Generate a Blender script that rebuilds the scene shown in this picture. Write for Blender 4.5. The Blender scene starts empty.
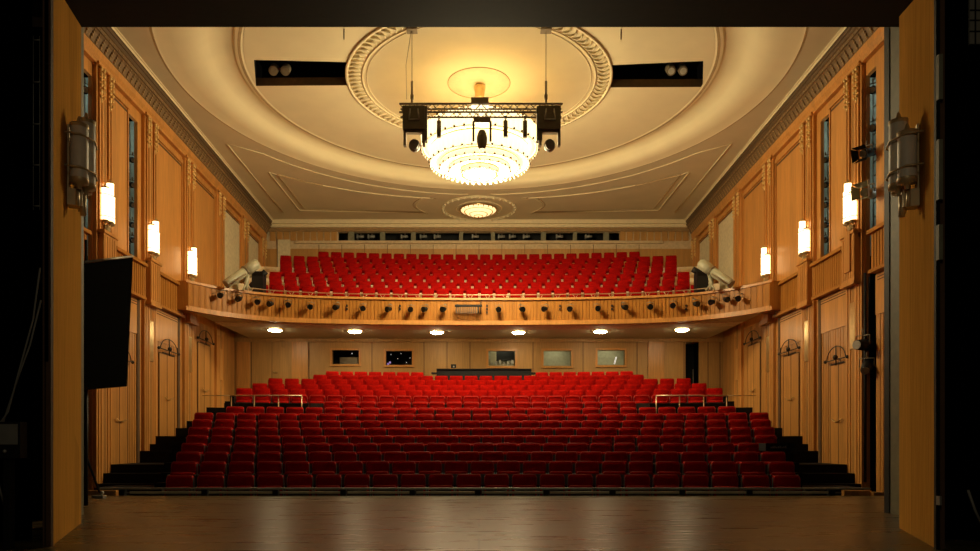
import bpy, math, random
from mathutils import Vector, Matrix
from mathutils.geometry import delaunay_2d_cdt
random.seed(7)
PI = math.pi
S = bpy.context.scene
C = S.collection
F, CX, HY, EYE = 720.0, 479.0, 445.0, 0.93
def P(px, py, d): return Vector(((px-CX)*d/F, d, EYE+(HY-py)*d/F))
def X(px, d): return (px-CX)*d/F
def Z(py, d): return EYE+(HY-py)*d/F

# ---------------------------------------------------------------- materials
def nodes(name):
    m = bpy.data.materials.new(name); m.use_nodes = True
    nt = m.node_tree; return m, nt, nt.nodes['Principled BSDF']
def plain(name, col, rough=.5, metal=0.0, var=.12, scale=8, sheen=0, bump=0, spec=None):
    m, nt, b = nodes(name)
    tc = nt.nodes.new('ShaderNodeTexCoord'); n = nt.nodes.new('ShaderNodeTexNoise')
    n.inputs['Scale'].default_value = scale; n.inputs['Detail'].default_value = 4
    nt.links.new(tc.outputs['Object'], n.inputs['Vector'])
    r = nt.nodes.new('ShaderNodeValToRGB')
    r.color_ramp.elements[0].position = .3; r.color_ramp.elements[1].position = .7
    r.color_ramp.elements[0].color = [c*(1-var) for c in col]+[1]
    r.color_ramp.elements[1].color = [min(1, c*(1+var)) for c in col]+[1]
    nt.links.new(n.outputs['Fac'], r.inputs['Fac']); nt.links.new(r.outputs['Color'], b.inputs['Base Color'])
    b.inputs['Roughness'].default_value = rough; b.inputs['Metallic'].default_value = metal
    if spec is not None: b.inputs['Specular IOR Level'].default_value = spec
    if sheen:
        b.inputs['Sheen Weight'].default_value = sheen
        b.inputs['Sheen Tint'].default_value = (1, .25, .2, 1)
    if bump:
        bp = nt.nodes.new('ShaderNodeBump'); bp.inputs['Strength'].default_value = bump
        nt.links.new(n.outputs['Fac'], bp.inputs['Height']); nt.links.new(bp.outputs['Normal'], b.inputs['Normal'])
    return m
def wood(name, col, rough=.38, board=.35, var=.22, dark=.6):
    """veneer: vertical grain plus boards that differ a little in tone"""
    m, nt, b = nodes(name); N = nt.nodes.new; L = nt.links.new
    tc = N('ShaderNodeTexCoord')
    mp = N('ShaderNodeMapping'); mp.inputs['Scale'].default_value = (9, 9, .55)
    L(tc.outputs['Object'], mp.inputs['Vector'])
    n = N('ShaderNodeTexNoise'); n.inputs['Scale'].default_value = 2.2; n.inputs['Detail'].default_value = 8
    n.inputs['Roughness'].default_value = .65
    L(mp.outputs['Vector'], n.inputs['Vector'])
    mp2 = N('ShaderNodeMapping'); mp2.inputs['Scale'].default_value = (1/board, 1/board, .12)
    L(tc.outputs['Object'], mp2.inputs['Vector'])
    v = N('ShaderNodeTexVoronoi'); v.inputs['Scale'].default_value = 1.0
    L(mp2.outputs['Vector'], v.inputs['Vector'])
    sep = N('ShaderNodeSeparateColor'); L(v.outputs['Color'], sep.inputs[0])
    mix = N('ShaderNodeMath'); mix.operation = 'MULTIPLY_ADD'
    L(sep.outputs[0], mix.inputs[0]); mix.inputs[1].default_value = .22
    L(n.outputs['Fac'], mix.inputs[2])
    r = N('ShaderNodeValToRGB')
    r.color_ramp.elements[0].position = .38; r.color_ramp.elements[1].position = .82
    r.color_ramp.elements[0].color = [c*(1-var) for c in col]+[1]
    r.color_ramp.elements[1].color = [min(1, c*(1+var*.8)) for c in col]+[1]
    L(mix.outputs[0], r.inputs['Fac']); L(r.outputs['Color'], b.inputs['Base Color'])
    b.inputs['Roughness'].default_value = rough
    bp = N('ShaderNodeBump'); bp.inputs['Strength'].default_value = .06; bp.inputs['Distance'].default_value = .02
    L(n.outputs['Fac'], bp.inputs['Height']); L(bp.outputs['Normal'], b.inputs['Normal'])
    return m
def emit(name, col, st, base=(.8, .8, .8)):
    m, nt, b = nodes(name)
    b.inputs['Base Color'].default_value = (*base, 1)
    b.inputs['Emission Color'].default_value = (*col, 1); b.inputs['Emission Strength'].default_value = st
    return m
M = {}
M['wood'] = wood('honey veneer', (.58, .265, .066))
M['wood_lo'] = wood('honey veneer boards', (.50, .225, .055), board=.25, var=.28)
M['wood_back'] = wood('brown back wall veneer', (.46, .245, .07), board=.8, var=.2, rough=.5)
M['wood_pros'] = wood('proscenium veneer', (.52, .262, .055), board=.7, rough=.5)
M['wood_pros'].node_tree.nodes['Principled BSDF'].inputs['Specular IOR Level'].default_value = .0
M['wood_par'] = wood('parapet veneer', (.43, .18, .034), board=.15)
M['wood_par'].node_tree.nodes['Principled BSDF'].inputs['Specular IOR Level'].default_value = .15
M['groove'] = plain('dark groove', (.10, .05, .02), .7)
M['cream'] = plain('cream plaster', (.80, .70, .45), .75, var=.035, scale=1.2)
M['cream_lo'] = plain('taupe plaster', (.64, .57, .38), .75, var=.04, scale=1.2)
M['mould'] = plain('cream moulding', (.76, .66, .42), .6, var=.05)
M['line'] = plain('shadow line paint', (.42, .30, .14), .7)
M['taupe'] = plain('taupe cornice', (.19, .115, .05), .6)
M['taupe_dk'] = plain('dark taupe moulding', (.11, .065, .03), .6)
M['taupe_hi'] = plain('gilt leaf cornice', (.33, .21, .09), .5)
M['gilt'] = plain('gilt ornament', (.72, .47, .17), .35, .25)
M['beige'] = plain('beige riser', (.60, .47, .29), .7)
M['riser'] = plain('pale riser', (.86, .74, .52), .7)
M['palepanel'] = plain('pale cream panel', (.68, .60, .40), .55)
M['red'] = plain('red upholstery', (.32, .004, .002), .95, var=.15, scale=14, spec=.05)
M['painted_rim_light'] = plain('red painted rim light', (.50, .03, .02), .7, var=.05)  # brighter red stands in for light caught on the seat edges
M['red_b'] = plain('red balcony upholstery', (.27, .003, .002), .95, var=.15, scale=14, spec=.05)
M['shell'] = plain('grey brown seat shell', (.045, .032, .03), .4)
M['arm'] = plain('seat side metal', (.055, .042, .038), .4, .2)
M['carpet'] = plain('black carpet', (.012, .009, .008), .95, spec=.1)
M['black'] = plain('matt black', (.008, .008, .008), .6, spec=.3)
M['cloth'] = plain('black drape', (.0012, .0012, .0012), 1.0, spec=0.0)
M['metal'] = plain('dark rig metal', (.24, .19, .12), .5, .2)
M['rig'] = plain('dark lamp housing', (.11, .085, .05), .5)
M['steel'] = plain('grey steel', (.35, .34, .30), .45, .4)
M['brass'] = plain('brass', (.62, .43, .19), .3, .9)
M['brass_d'] = plain('aged brass rail', (.50, .36, .22), .35, .7)
M['teal'] = plain('pale teal paint', (.42, .50, .44), .7, var=.2, scale=3)
M['greygreen'] = plain('grey green flat', (.20, .19, .12), .6)
M['lampgrey'] = plain('unlit grey glass', (.62, .58, .47), .5, var=.08)
M['brass_s'] = plain('dull sconce brass', (.50, .38, .20), .45, .35)
M['beam'] = plain('black brown soffit', (.014, .008, .003), .8, spec=.02)
M['beigemetal'] = plain('beige lamp housing', (.42, .40, .27), .45, var=.08)
M['iron'] = plain('wrought iron', (.03, .02, .012), .5)
M['screen'] = plain('black screen', (.002, .002, .002), .95, spec=.03)
M['glassdark'] = plain('dark window', (.01, .01, .008), .12)
M['roomgrey'] = plain('control room wall', (.34, .32, .22), .8)
M['led'] = emit('small lamp', (.9, .85, .8), 1.0)
M['ledp'] = emit('violet lamp', (.45, .25, .8), .6)
M['chand'] = emit('lit crystal', (1, .76, .38), 3.6, (.9, .85, .7))
M['chand2'] = emit('lit crystal lower', (1, .78, .42), 1.9, (.9, .85, .7))
M['chand3'] = emit('lit crystal foot', (1, .72, .36), 1.5, (.9, .85, .7))
M['small'] = emit('lit dish glass', (1, .66, .28), 2.6, (.9, .85, .7))
M['sconce'] = emit('lit sconce glass', (1, .68, .32), 9.0, (.9, .85, .7))
M['down'] = emit('downlight disc', (1, .80, .45), 130.0)
# stage floor: dark worn glossy boards
def stage_mat():
    m, nt, b = nodes('stage floor boards'); N = nt.nodes.new; L = nt.links.new
    tc = N('ShaderNodeTexCoord'); mp = N('ShaderNodeMapping'); mp.inputs['Scale'].default_value = (.5, 3.5, 1)
    L(tc.outputs['Object'], mp.inputs['Vector'])
    n = N('ShaderNodeTexNoise'); n.inputs['Scale'].default_value = 1.6; n.inputs['Detail'].default_value = 10; n.inputs['Roughness'].default_value = .7
    L(mp.outputs['Vector'], n.inputs['Vector'])
    br = N('ShaderNodeTexBrick'); br.inputs['Scale'].default_value = 1.0
    br.inputs['Brick Width'].default_value = 2.6; br.inputs['Row Height'].default_value = .9; br.inputs['Mortar Size'].default_value = .012
    br.inputs['Color1'].default_value = (1, 1, 1, 1); br.inputs['Color2'].default_value = (.72, .72, .72, 1); br.inputs['Mortar'].default_value = (.3, .3, .3, 1)
    L(tc.outputs['Object'], br.inputs['Vector'])
    r = N('ShaderNodeValToRGB'); r.color_ramp.elements[0].position = .3; r.color_ramp.elements[1].position = .75
    r.color_ramp.elements[0].color = (.036, .024, .009, 1); r.color_ramp.elements[1].color = (.17, .115, .045, 1)
    L(n.outputs['Fac'], r.inputs['Fac'])
    mx = N('ShaderNodeMix'); mx.data_type = 'RGBA'; mx.blend_type = 'MULTIPLY'; mx.inputs['Factor'].default_value = 1
    L(r.outputs['Color'], mx.inputs['A']); L(br.outputs['Color'], mx.inputs['B']); L(mx.outputs['Result'], b.inputs['Base Color'])
    rr = N('ShaderNodeMapRange'); rr.inputs['To Min'].default_value = .16; rr.inputs['To Max'].default_value = .42; b.inputs['Specular IOR Level'].default_value = .22
    L(n.outputs['Fac'], rr.inputs['Value']); L(rr.outputs['Result'], b.inputs['Roughness'])
    bp = N('ShaderNodeBump'); bp.inputs['Strength'].default_value = .12; bp.inputs['Distance'].default_value = .02
    L(n.outputs['Fac'], bp.inputs['Height']); L(bp.outputs['Normal'], b.inputs['Normal'])
    return m
M['stage'] = stage_mat()

# ---------------------------------------------------------------- mesh helpers
class MB:
    def __init__(s): s.v = []; s.f = []; s.m = []; s.mats = []; s.cur = 0; s.sm = []
    def mat(s, name):
        if name not in s.mats: s.mats.append(name)
        s.cur = s.mats.index(name); return s
    def face(s, ids, smooth=False): s.f.append(tuple(ids)); s.m.append(s.cur); s.sm.append(smooth)
    def hexa(s, p):           # 8 points: bottom 4 ccw, top 4
        b = len(s.v); s.v += [tuple(q) for q in p]
        for q in ((3, 2, 1, 0), (4, 5, 6, 7), (0, 1, 5, 4), (1, 2, 6, 5), (2, 3, 7, 6), (3, 0, 4, 7)): s.face([b+i for i in q])
    def box(s, x0, x1, y0, y1, z0, z1):
        s.hexa([(x0, y0, z0), (x1, y0, z0), (x1, y1, z0), (x0, y1, z0), (x0, y0, z1), (x1, y0, z1), (x1, y1, z1), (x0, y1, z1)])
    def quad(s, a, b, c, d, smooth=False):
        n = len(s.v); s.v += [tuple(a), tuple(b), tuple(c), tuple(d)]; s.face([n, n+1, n+2, n+3], smooth)
    def strip(s, A, B, close=False, smooth=True):
        """faces between two polylines of equal length (shared verts)"""
        n = len(s.v); k = len(A); s.v += [tuple(a) for a in A]+[tuple(b) for b in B]
        for i in range(k if close else k-1):
            j = (i+1) % k; s.face([n+i, n+j, n+k+j, n+k+i], smooth)
    def loft(s, rings, close=True, smooth=True):
        n = len(s.v); k = len(rings[0])
        for r in rings: s.v += [tuple(a) for a in r]
        for q in range(len(rings)-1):
            for i in range(k if close else k-1):
                j = (i+1) % k; a = n+q*k; s.face([a+i, a+j, a+k+j, a+k+i], smooth)
    def tube(s, pts, r, n=8, cap=True, radii=None):
        pts = [Vector(p) for p in pts]; rings = []
        for i, p in enumerate(pts):
            t = (pts[min(i+1, len(pts)-1)]-pts[max(i-1, 0)]).normalized()
            u = t.cross(Vector((0, 0, 1)))
            if u.length < .05: u = t.cross(Vector((0, 1, 0)))
            u.normalize(); w = t.cross(u); rr = radii[i] if radii else r
            rings.append([p+u*math.cos(2*PI*k/n)*rr+w*math.sin(2*PI*k/n)*rr for k in range(n)])
        b = len(s.v); s.loft(rings)
        if cap:
            s.face([b+i for i in range(n)][::-1]); e = b+(len(pts)-1)*n; s.face([e+i for i in range(n)])
    def lathe(s, prof, c=(0, 0, 0), n=32, smooth=True, zig=0, cap=False):
        """prof: list of (r, z) about vertical axis"""
        rings = []
        for r, z in prof:
            rings.append([(c[0]+math.cos(2*PI*k/n)*(r*(1+(zig if k % 2 else 0))), c[1]+math.sin(2*PI*k/n)*(r*(1+(zig if k % 2 else 0))), c[2]+z) for k in range(n)])
        b = len(s.v); s.loft(rings, smooth=smooth)
        if cap:
            s.face([b+i for i in range(n)]); e = b+(len(prof)-1)*n; s.face([e+i for i in range(n)][::-1])
    def ball(s, c, r, n=10, sc=(1, 1, 1)):
        prof = [(max(1e-4, math.sin(PI*i/(n//2+1)))*r, -math.cos(PI*i/(n//2+1))*r) for i in range(n//2+2)]
        rings = [[(c[0]+math.cos(2*PI*k/n)*a*sc[0], c[1]+math.sin(2*PI*k/n)*a*sc[1], c[2]+z*sc[2]) for k in range(n)] for a, z in prof]
        s.loft(rings)
    def build(s, name, mat=None, parent=None, loc=None):
        me = bpy.data.meshes.new(name); me.from_pydata(s.v, [], s.f)
        if s.mats:
            for q in s.mats: me.materials.append(M[q])
            me.polygons.foreach_set('material_index', s.m)
        else: me.materials.append(M[mat])
        me.polygons.foreach_set('use_smooth', s.sm)
        me.validate(); me.update()
        import bmesh
        bm = bmesh.new(); bm.from_mesh(me); bmesh.ops.recalc_face_normals(bm, faces=bm.faces); bm.to_mesh(me); bm.free()
        o = bpy.data.objects.new(name, me); C.objects.link(o)
        if parent: o.parent = parent
        if loc: o.location = loc
        return o
def tag(o, label=None, cat=None, group=None, kind=None):
    if label: o['label'] = label
    if cat: o['category'] = cat
    if group: o['group'] = group
    if kind: o['kind'] = kind
    return o
def empty(name, loc=(0, 0, 0), label=None, cat=None, group=None, rz=0, kind=None):
    o = bpy.data.objects.new(name, None); C.objects.link(o); o.location = loc; o.rotation_euler.z = rz
    o.empty_display_size = .2
    return tag(o, label, cat, group, kind)
def struct(o, label=None, cat=None): return tag(o, label, cat, kind='structure')
def copy_tree(o, parent=None):
    c = o.copy(); C.objects.link(c); c.parent = parent
    for ch in list(o.children): copy_tree(ch, c)
    return c
def bevel(o, w=.01, seg=2):
    md = o.modifiers.new('bevel', 'BEVEL'); md.width = w; md.segments = seg; md.limit_method = 'ANGLE'
    return o
SIDE = {-1: 'left', 1: 'right'}
WA, WB = 9.30, .028
def W(s, d, n, z): return Vector((s*(WA+WB*d-n), d, z))
def wbox(mb, s, d0, d1, n0, n1, z0, z1):
    p = [W(s, d0, n0, z0), W(s, d1, n0, z0), W(s, d1, n1, z0), W(s, d0, n1, z0), W(s, d0, n0, z1), W(s, d1, n0, z1), W(s, d1, n1, z1), W(s, d0, n1, z1)]
    mb.hexa(p)
def R(z): return EYE+z
PIL = [18.7, 21.5, 24.6, 27.8, 31.0, 33.85]
CEIL = R(10.6)
REC = R(11.05)
D_UP, D_LO = 34.2, 29.8

# ---------------------------------------------------------------- camera
cam = bpy.data.cameras.new('camera'); co = bpy.data.objects.new('camera', cam); C.objects.link(co)
co.location = (0, 0, EYE); co.rotation_euler = (PI/2, 0, 0)
cam.sensor_width = 36; cam.lens = F/980*36
cam.shift_x = (490-CX)/980; cam.shift_y = (HY-275.5)/980
cam.clip_end = 200
S.camera = co
S.view_settings.view_transform = 'Standard'; S.view_settings.look = 'None'; S.view_settings.gamma = 1
S.view_settings.exposure = -0.74

# ---------------------------------------------------------------- side walls
SLOTS = [(17.76, 18.25), (20.26, 20.84)]
for s in (-1, 1):
    mb = MB().mat('wood')
    zt = R(9.72); z5 = R(5.2)
    # wall slab, split around tall light slots (first slot reaches down to the floor)
    cuts = [(15.5, 17.76, -1, zt), (18.25, 20.26, -1, zt), (20.84, 34.4, -1, zt)]
    for a, b, z0, z1 in cuts: wbox(mb, s, a, b, -.10, 0, z0, z1)
    wbox(mb, s, 20.26, 20.84, -.10, 0, -1, R(5.25)); wbox(mb, s, 20.26, 20.84, -.10, 0, R(9.35), zt)
    wbox(mb, s, 17.76, 18.25, -.10, 0, R(9.35), zt)
    mb.mat('black'); wbox(mb, s, 8.9, 15.5, -.10, 0, -1, R(10.7))
    w = mb.build('wall_'+SIDE[s]); struct(w)
    # niches behind the slots
    for i, (a, b) in enumerate(SLOTS):
        nb = MB().mat('teal')
        z0 = -.55 if i == 0 else R(5.15)
        wbox(nb, s, a-.15, b+.9, -1.6, -1.5, z0, zt)
        nb.mat('teal'); wbox(nb, s, b+.8, b+.9, -1.5, -.11, R(5.0), zt)
        nb.mat('black')
        wbox(nb, s, a-.25, a-.15, -1.5, -.11, z0, zt)
        if i == 0: wbox(nb, s, b+.78, b+.9, -1.5, -.11, z0, R(5.0)); nb.mat('black'); wbox(nb, s, a-.12, b+.78, -.9, -.8, z0, R(4.9))
        nb.mat('groove'); wbox(nb, s, a-.15, b+.9, -1.5, -.11, z0-.1, z0)
        struct(nb.build('wall_light_slot_'+SIDE[s]))
    # lower zone: ribbed veneer, panels between pilasters, door bays
    rb = MB().mat('wood_lo')
    edges = [8.9]+PIL
    def ribs(d0, d1, z0, z1, n=.0, step=.14, amp=.018):
        k = max(2, int((d1-d0)/step)); top = []; bot = []
        for i in range(k):
            a = d0+(d1-d0)*i/k; b = d0+(d1-d0)*(i+1)/k
            for q, nn in ((a, n+amp), (a+(b-a)*.78, n+amp), (a+(b-a)*.82, n+.002), (b-(b-a)*.02, n+.002)):
                bot.append(W(s, q, nn, z0)); top.append(W(s, q, nn, z1))
        rb.strip(bot, top, smooth=False)
    # parapet band of fluted veneer under each upper panel
    for i in range(3):
        d0 = PIL[i-1]+.42 if i else 15.6; d1 = PIL[i]-.42
        if i == 0: d1 = 17.72
        if i == 1: d1 = 20.95
        if i == 2: d1 = 23.9
        pb = MB().mat('wood_par')
        n0, n1 = 0.0, .16
        wbox(pb, s, d0, d1, n0, n1-.03, R(4.25), R(5.2))
        k = int((d1-d0)/.13); top = []; bot = []
        for q in range(k):
            a = d0+(d1-d0)*q/k; b = d0+(d1-d0)*(q+1)/k
            for dd, nn in ((a, n1), (a+(b-a)*.7, n1), (a+(b-a)*.75, n1-.014), (b-.005, n1-.014)):
                bot.append(W(s, dd, nn, R(4.32))); top.append(W(s, dd, nn, R(5.18)))
        pb.strip(bot, top, smooth=False)
        wbox(pb, s, d0-.05, d1+.03, 0, n1+.09, R(5.18), R(5.27))
        wbox(pb, s, d0-.05, d1+.03, 0, n1+.05, R(4.22), R(4.30))
        pb.mat('groove'); wbox(pb, s, d0+.1, d1-.1, 0, .045, R(4.10), R(4.125)); wbox(pb, s, d0+.1, d1-.1, 0, .045, R(4.03), R(4.055))
        pb.mat('wood'); wbox(pb, s, d0, d1, 0, .04, R(3.2), R(4.18))
        o = pb.build('trim_%d' % (i+1+(3 if s > 0 else 0))); struct(o)
    # ribbed zones beside doors
    for i in range(6):
        lo = PIL[i-1]+.45 if i else 15.6
        hi = PIL[i]-.45
        if i == 0: hi = 17.7
        zt2 = R(3.2) if i < 3 else R(4.3)
        ribs(lo, hi, -.55, R(3.2) if i < 3 else R(4.38))
    # upper panels: smooth veneer field with a frame
    for i in range(1, 6):
        lo = PIL[i-1]+.46; hi = PIL[i]-.46
        if i == 1: hi = 20.22
        pan = MB().mat('palepanel' if i >= 4 else 'wood')
        z0 = R(5.3) if i <= 2 else R(4.6)
        wbox(pan, s, lo+.12, hi-.1, 0, .025, z0+.1, R(9.3))
        pan.mat('wood')
        wbox(pan, s, lo, lo+.06, 0, .035, z0, R(9.55)); wbox(pan, s, hi-.05, hi, 0, .035, z0, R(9.55)); wbox(pan, s, lo, hi, 0, .06, R(9.42), R(9.55))
        pan.mat('groove'); wbox(pan, s, lo+.1, hi-.08, 0, .03, R(9.3), R(9.36))
        # stepped curved corner where panel meets capital
        pan.mat('gilt')
        pts = [W(s, lo+.02+.28*math.sin(a), .07, R(9.5)-.8*(1-math.cos(a))*1.0) for a in [PI/2*q/8 for q in range(9)]]
        struct(pan.build('trim_%d' % (10+i+(6 if s > 0 else 0))))
    # pilasters
    for i, p in enumerate(PIL):
        pb = MB().mat('wood')
        base = -.55
        n = .10
        wbox(pb, s, p-.42, p+.42, 0, n, base, R(9.72))
        for off in (-.34, -.20, .14, .28):
            a, b = p+off, p+off+.08
            wbox(pb, s, a, b, n, n+.045, R(5.3) if i < 3 else R(4.6), R(9.6))
            wbox(pb, s, a, b, n, n+.02, base, R(4.2))
        pb.mat('groove')
        wbox(pb, s, p-.03, p-.015, n, n+.004, base, R(9.0)); wbox(pb, s, p+.05, p+.065, n, n+.004, base, R(9.0))
        pb.mat('gilt')
        for off in (-.34, -.20, .14, .28):
            for q in range(6):
                c = W(s, p+off+.04, n+.06, R(9.62-.14*q))
                pb.ball(c, .055*(1-.06*q), 8, (1, 1, 1.25))
        for off in (-.27, .21):    # drooping leaf point between the reeds
            for q in range(4):
                pb.ball(W(s, p+off+.04, n+.03, R(9.45-.2*q)), .05, 6, (1, .8, 1.6))
        pb.mat('wood')
        wbox(pb, s, p-.46, p+.46, 0, n+.09, R(9.66), R(9.74))
        if i < 3:
            wbox(pb, s, p-.34, p+.34, n, .25, R(4.2), R(5.42)); wbox(pb, s, p-.38, p+.38, n, .29, R(5.42), R(5.5)); wbox(pb, s, p-.37, p+.37, n, .28, R(4.12), R(4.2))
            for q in range(5): wbox(pb, s, p-.30+q*.13, p-.23+q*.13, .25, .262, R(4.3), R(5.36))
        pb.mat('brass' if i < 3 else 'wood')
        wbox(pb, s, p-.13, p+.13, n+.0, n+.03, R(2.5), R(3.7))
        if i >= 3 or True: struct(pb.build('trim_%d' % (30+i+(6 if s > 0 else 0))))
    gr = MB().mat('groove')
    for a_ in (20.72, 23.72): wbox(gr, s, a_, a_+.16, 0, .05, -.5, R(4.2))
    struct(gr.build('trim_%d' % (80 if s < 0 else 81)))
    # doors
    ornaments = [(18.95, 20.3, -.515, 2.33), (22.0, 23.66, .27, 2.98), (25.3, 27.0, .8, 3.78)]
    for i, (d0, d1, zb, zo) in enumerate(ornaments):
        dm = (d0+d1)/2; hw = (d1-d0)/2; top = zo-.13
        door = MB().mat('wood_lo')
        wbox(door, s, dm-hw*.72, dm+hw*.72, .02, .05, R(zb), R(top))
        door.mat('groove')
        for q in (-.72, 0, .72): wbox(door, s, dm+hw*q-.012, dm+hw*q+.012, .03, .056, R(zb), R(top))
        wbox(door, s, dm-hw*.72, dm+hw*.72, .03, .056, R(top), R(top)+.03)
        d = door.build('door_%d' % (i+1+(3 if s > 0 else 0))); struct(d, 'honey veneer double door with iron fanlight, number %s from the stage on the %s wall' % (('one', 'two', 'three')[i], SIDE[s]), 'door')
        orn = MB().mat('iron')
        zz = R(zo)
        arc = [W(s, dm-hw*.8*math.cos(a), .12, zz+.36*math.sin(a)) for a in [PI*q/14 for q in range(15)]]
        orn.tube(arc, .014, 6)
        orn.tube([W(s, dm-hw*.95, .12, zz), W(s, dm+hw*.95, .12, zz)], .016, 6)
        orn.tube([W(s, dm-hw*.6, .1, zz-.1), W(s, dm+hw*.6, .1, zz-.1)], .012, 6)
        orn.tube([W(s, dm, .12, zz-.16), W(s, dm, .12, zz+.38)], .018, 6)
        orn.ball(W(s, dm, .14, zz+.06), .07, 8)
        for q in (-.95, .95): orn.ball(W(s, dm+hw*q, .12, zz), .05, 8)
        orn.build('fanlight_ornament', parent=d)
        hd = MB().mat('brass'); zh = R(zb)+1.15
        for q in (-1, 1):
            hd.tube([W(s, dm+q*.05, .1, zh), W(s, dm+q*.16, .11, zh+.02), W(s, dm+q*.3, .1, zh+.08)], .016, 6)
            hd.tube([W(s, dm+q*.05, .05, zh), W(s, dm+q*.05, .11, zh)], .014, 6)
        hd.build('door_handle', parent=d)
    o = rb.build('trim_%d' % (50 if s < 0 else 51)); struct(o)
    # cornice: fascia, leaf frieze, stepped mouldings
    cb = MB()
    prof = [('wood', [(0, 9.68), (.13, 9.68), (.14, 9.74), (.20, 9.84), (.22, 9.98)]),
            ('taupe', [(.22, 9.98), (.24, 10.0), (.26, 10.08), (.32, 10.2), (.38, 10.25)]),
            ('taupe', [(.38, 10.25), (.42, 10.25), (.43, 10.33), (.47, 10.34)]),
            ('taupe_dk', [(.47, 10.34), (.48, 10.42), (.51, 10.43), (.52, 10.5), (.55, 10.51)]),
            ('mould', [(.55, 10.51), (.56, 10.57), (.60, 10.58), (.61, 10.62)])]
    for mt, pr in prof:
        cb.mat(mt)
        A = [W(s, 15.5, n, R(z)) for n, z in pr]; B = [W(s, 34.1, n, R(z)) for n, z in pr]
        cb.strip(A, B, smooth=False)
    cb.mat('taupe_hi')
    k = 0; d = 16.5
    while d < 33.9:          # a leaf every 24 cm
        for q in range(4):
            t = q/3; cb.ball(W(s, d, .25+.11*t, R(10.03+.19*t)), .042-.006*q, 6, (1, 1.1, 1))
        cb.ball(W(s, d+.12, .43, R(10.28)), .022, 6)
        d += .24
    struct(cb.build('trim_%d' % (60 if s < 0 else 61)), None)
# walls that close the hall round the proscenium
mb = MB().mat('black')
mb.box(-9.7, -5.3, 8.95, 9.05, -.55, 12.4); mb.box(5.0+.9, 9.7, 9.95, 10.05, -.55, 12.4); mb.box(-5.3, 9.7, 8.95, 9.05, R(5.6), 12.4)
# unseen black frame added between stage and hall to absorb bounced light
mb.box(-10, -7.45, 13.3, 13.42, -.55, 12.3); mb.box(7.65, 10, 13.3, 13.42, -.55, 12.3); mb.box(-7.45, 7.65, 13.3, 13.42, R(7.95), 12.3)
struct(mb.build('wall_stage'))

# ---------------------------------------------------------------- ceiling
def cdt_mesh(mb, loops, z, keep):
    """triangulate between closed loops; keep(x,y) chooses the faces"""
    vs = []; es = []
    for lp in loops:
        b = len(vs); vs += [Vector(p) for p in lp]
        es += [(b+i, b+(i+1) % len(lp)) for i in range(len(lp))]
    ov, oe, of, *_ = delaunay_2d_cdt(vs, es, [], 0, 1e-5)
    n = len(mb.v); mb.v += [(v.x, v.y, z) for v in ov]
    for f in of:
        c = sum((ov[i] for i in f), Vector((0, 0)))/len(f)
        if keep(c.x, c.y): mb.face([n+i for i in f])
def circ(cx, cy, r, n=96): return [(cx+r*math.cos(2*PI*k/n), cy+r*math.sin(2*PI*k/n)) for k in range(n)]
O1, R1 = 21.1, 8.83
O2, R2 = 22.0, 6.9
mb = MB().mat('cream_lo')
rect = [(-9.75, 12.4), (9.75, 12.4), (9.95, 34.25), (-9.95, 34.25)]
cdt_mesh(mb, [rect, circ(0, O1, R1)], CEIL, lambda x, y: x*x+(y-O1)**2 > (R1*.999)**2)
mb.mat('black'); mb.quad((-9.8, 8.9, CEIL), (9.8, 8.9, CEIL), (9.8, 12.4, CEIL), (-9.8, 12.4, CEIL))
# stepped cove up into the round recess
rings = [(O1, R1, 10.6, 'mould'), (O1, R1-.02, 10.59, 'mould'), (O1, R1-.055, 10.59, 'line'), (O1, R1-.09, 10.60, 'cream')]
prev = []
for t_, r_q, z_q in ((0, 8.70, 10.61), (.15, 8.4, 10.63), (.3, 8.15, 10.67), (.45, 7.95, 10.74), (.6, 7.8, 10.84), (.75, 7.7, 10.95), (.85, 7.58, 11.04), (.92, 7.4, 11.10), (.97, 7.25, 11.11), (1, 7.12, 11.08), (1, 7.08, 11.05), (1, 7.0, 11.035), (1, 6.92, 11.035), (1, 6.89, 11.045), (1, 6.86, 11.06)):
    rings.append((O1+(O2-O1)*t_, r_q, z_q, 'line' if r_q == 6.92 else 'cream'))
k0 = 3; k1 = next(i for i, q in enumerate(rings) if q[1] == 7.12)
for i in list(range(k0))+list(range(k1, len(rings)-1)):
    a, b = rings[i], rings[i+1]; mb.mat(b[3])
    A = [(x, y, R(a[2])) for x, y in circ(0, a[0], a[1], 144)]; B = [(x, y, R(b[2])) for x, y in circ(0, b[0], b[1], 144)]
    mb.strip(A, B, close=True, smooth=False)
mb.mat('cream'); mb.loft([[(x, y, R(q[2])) for x, y in circ(0, q[0], q[1], 144)] for q in rings[k0:k1+1]], smooth=True)
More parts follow.
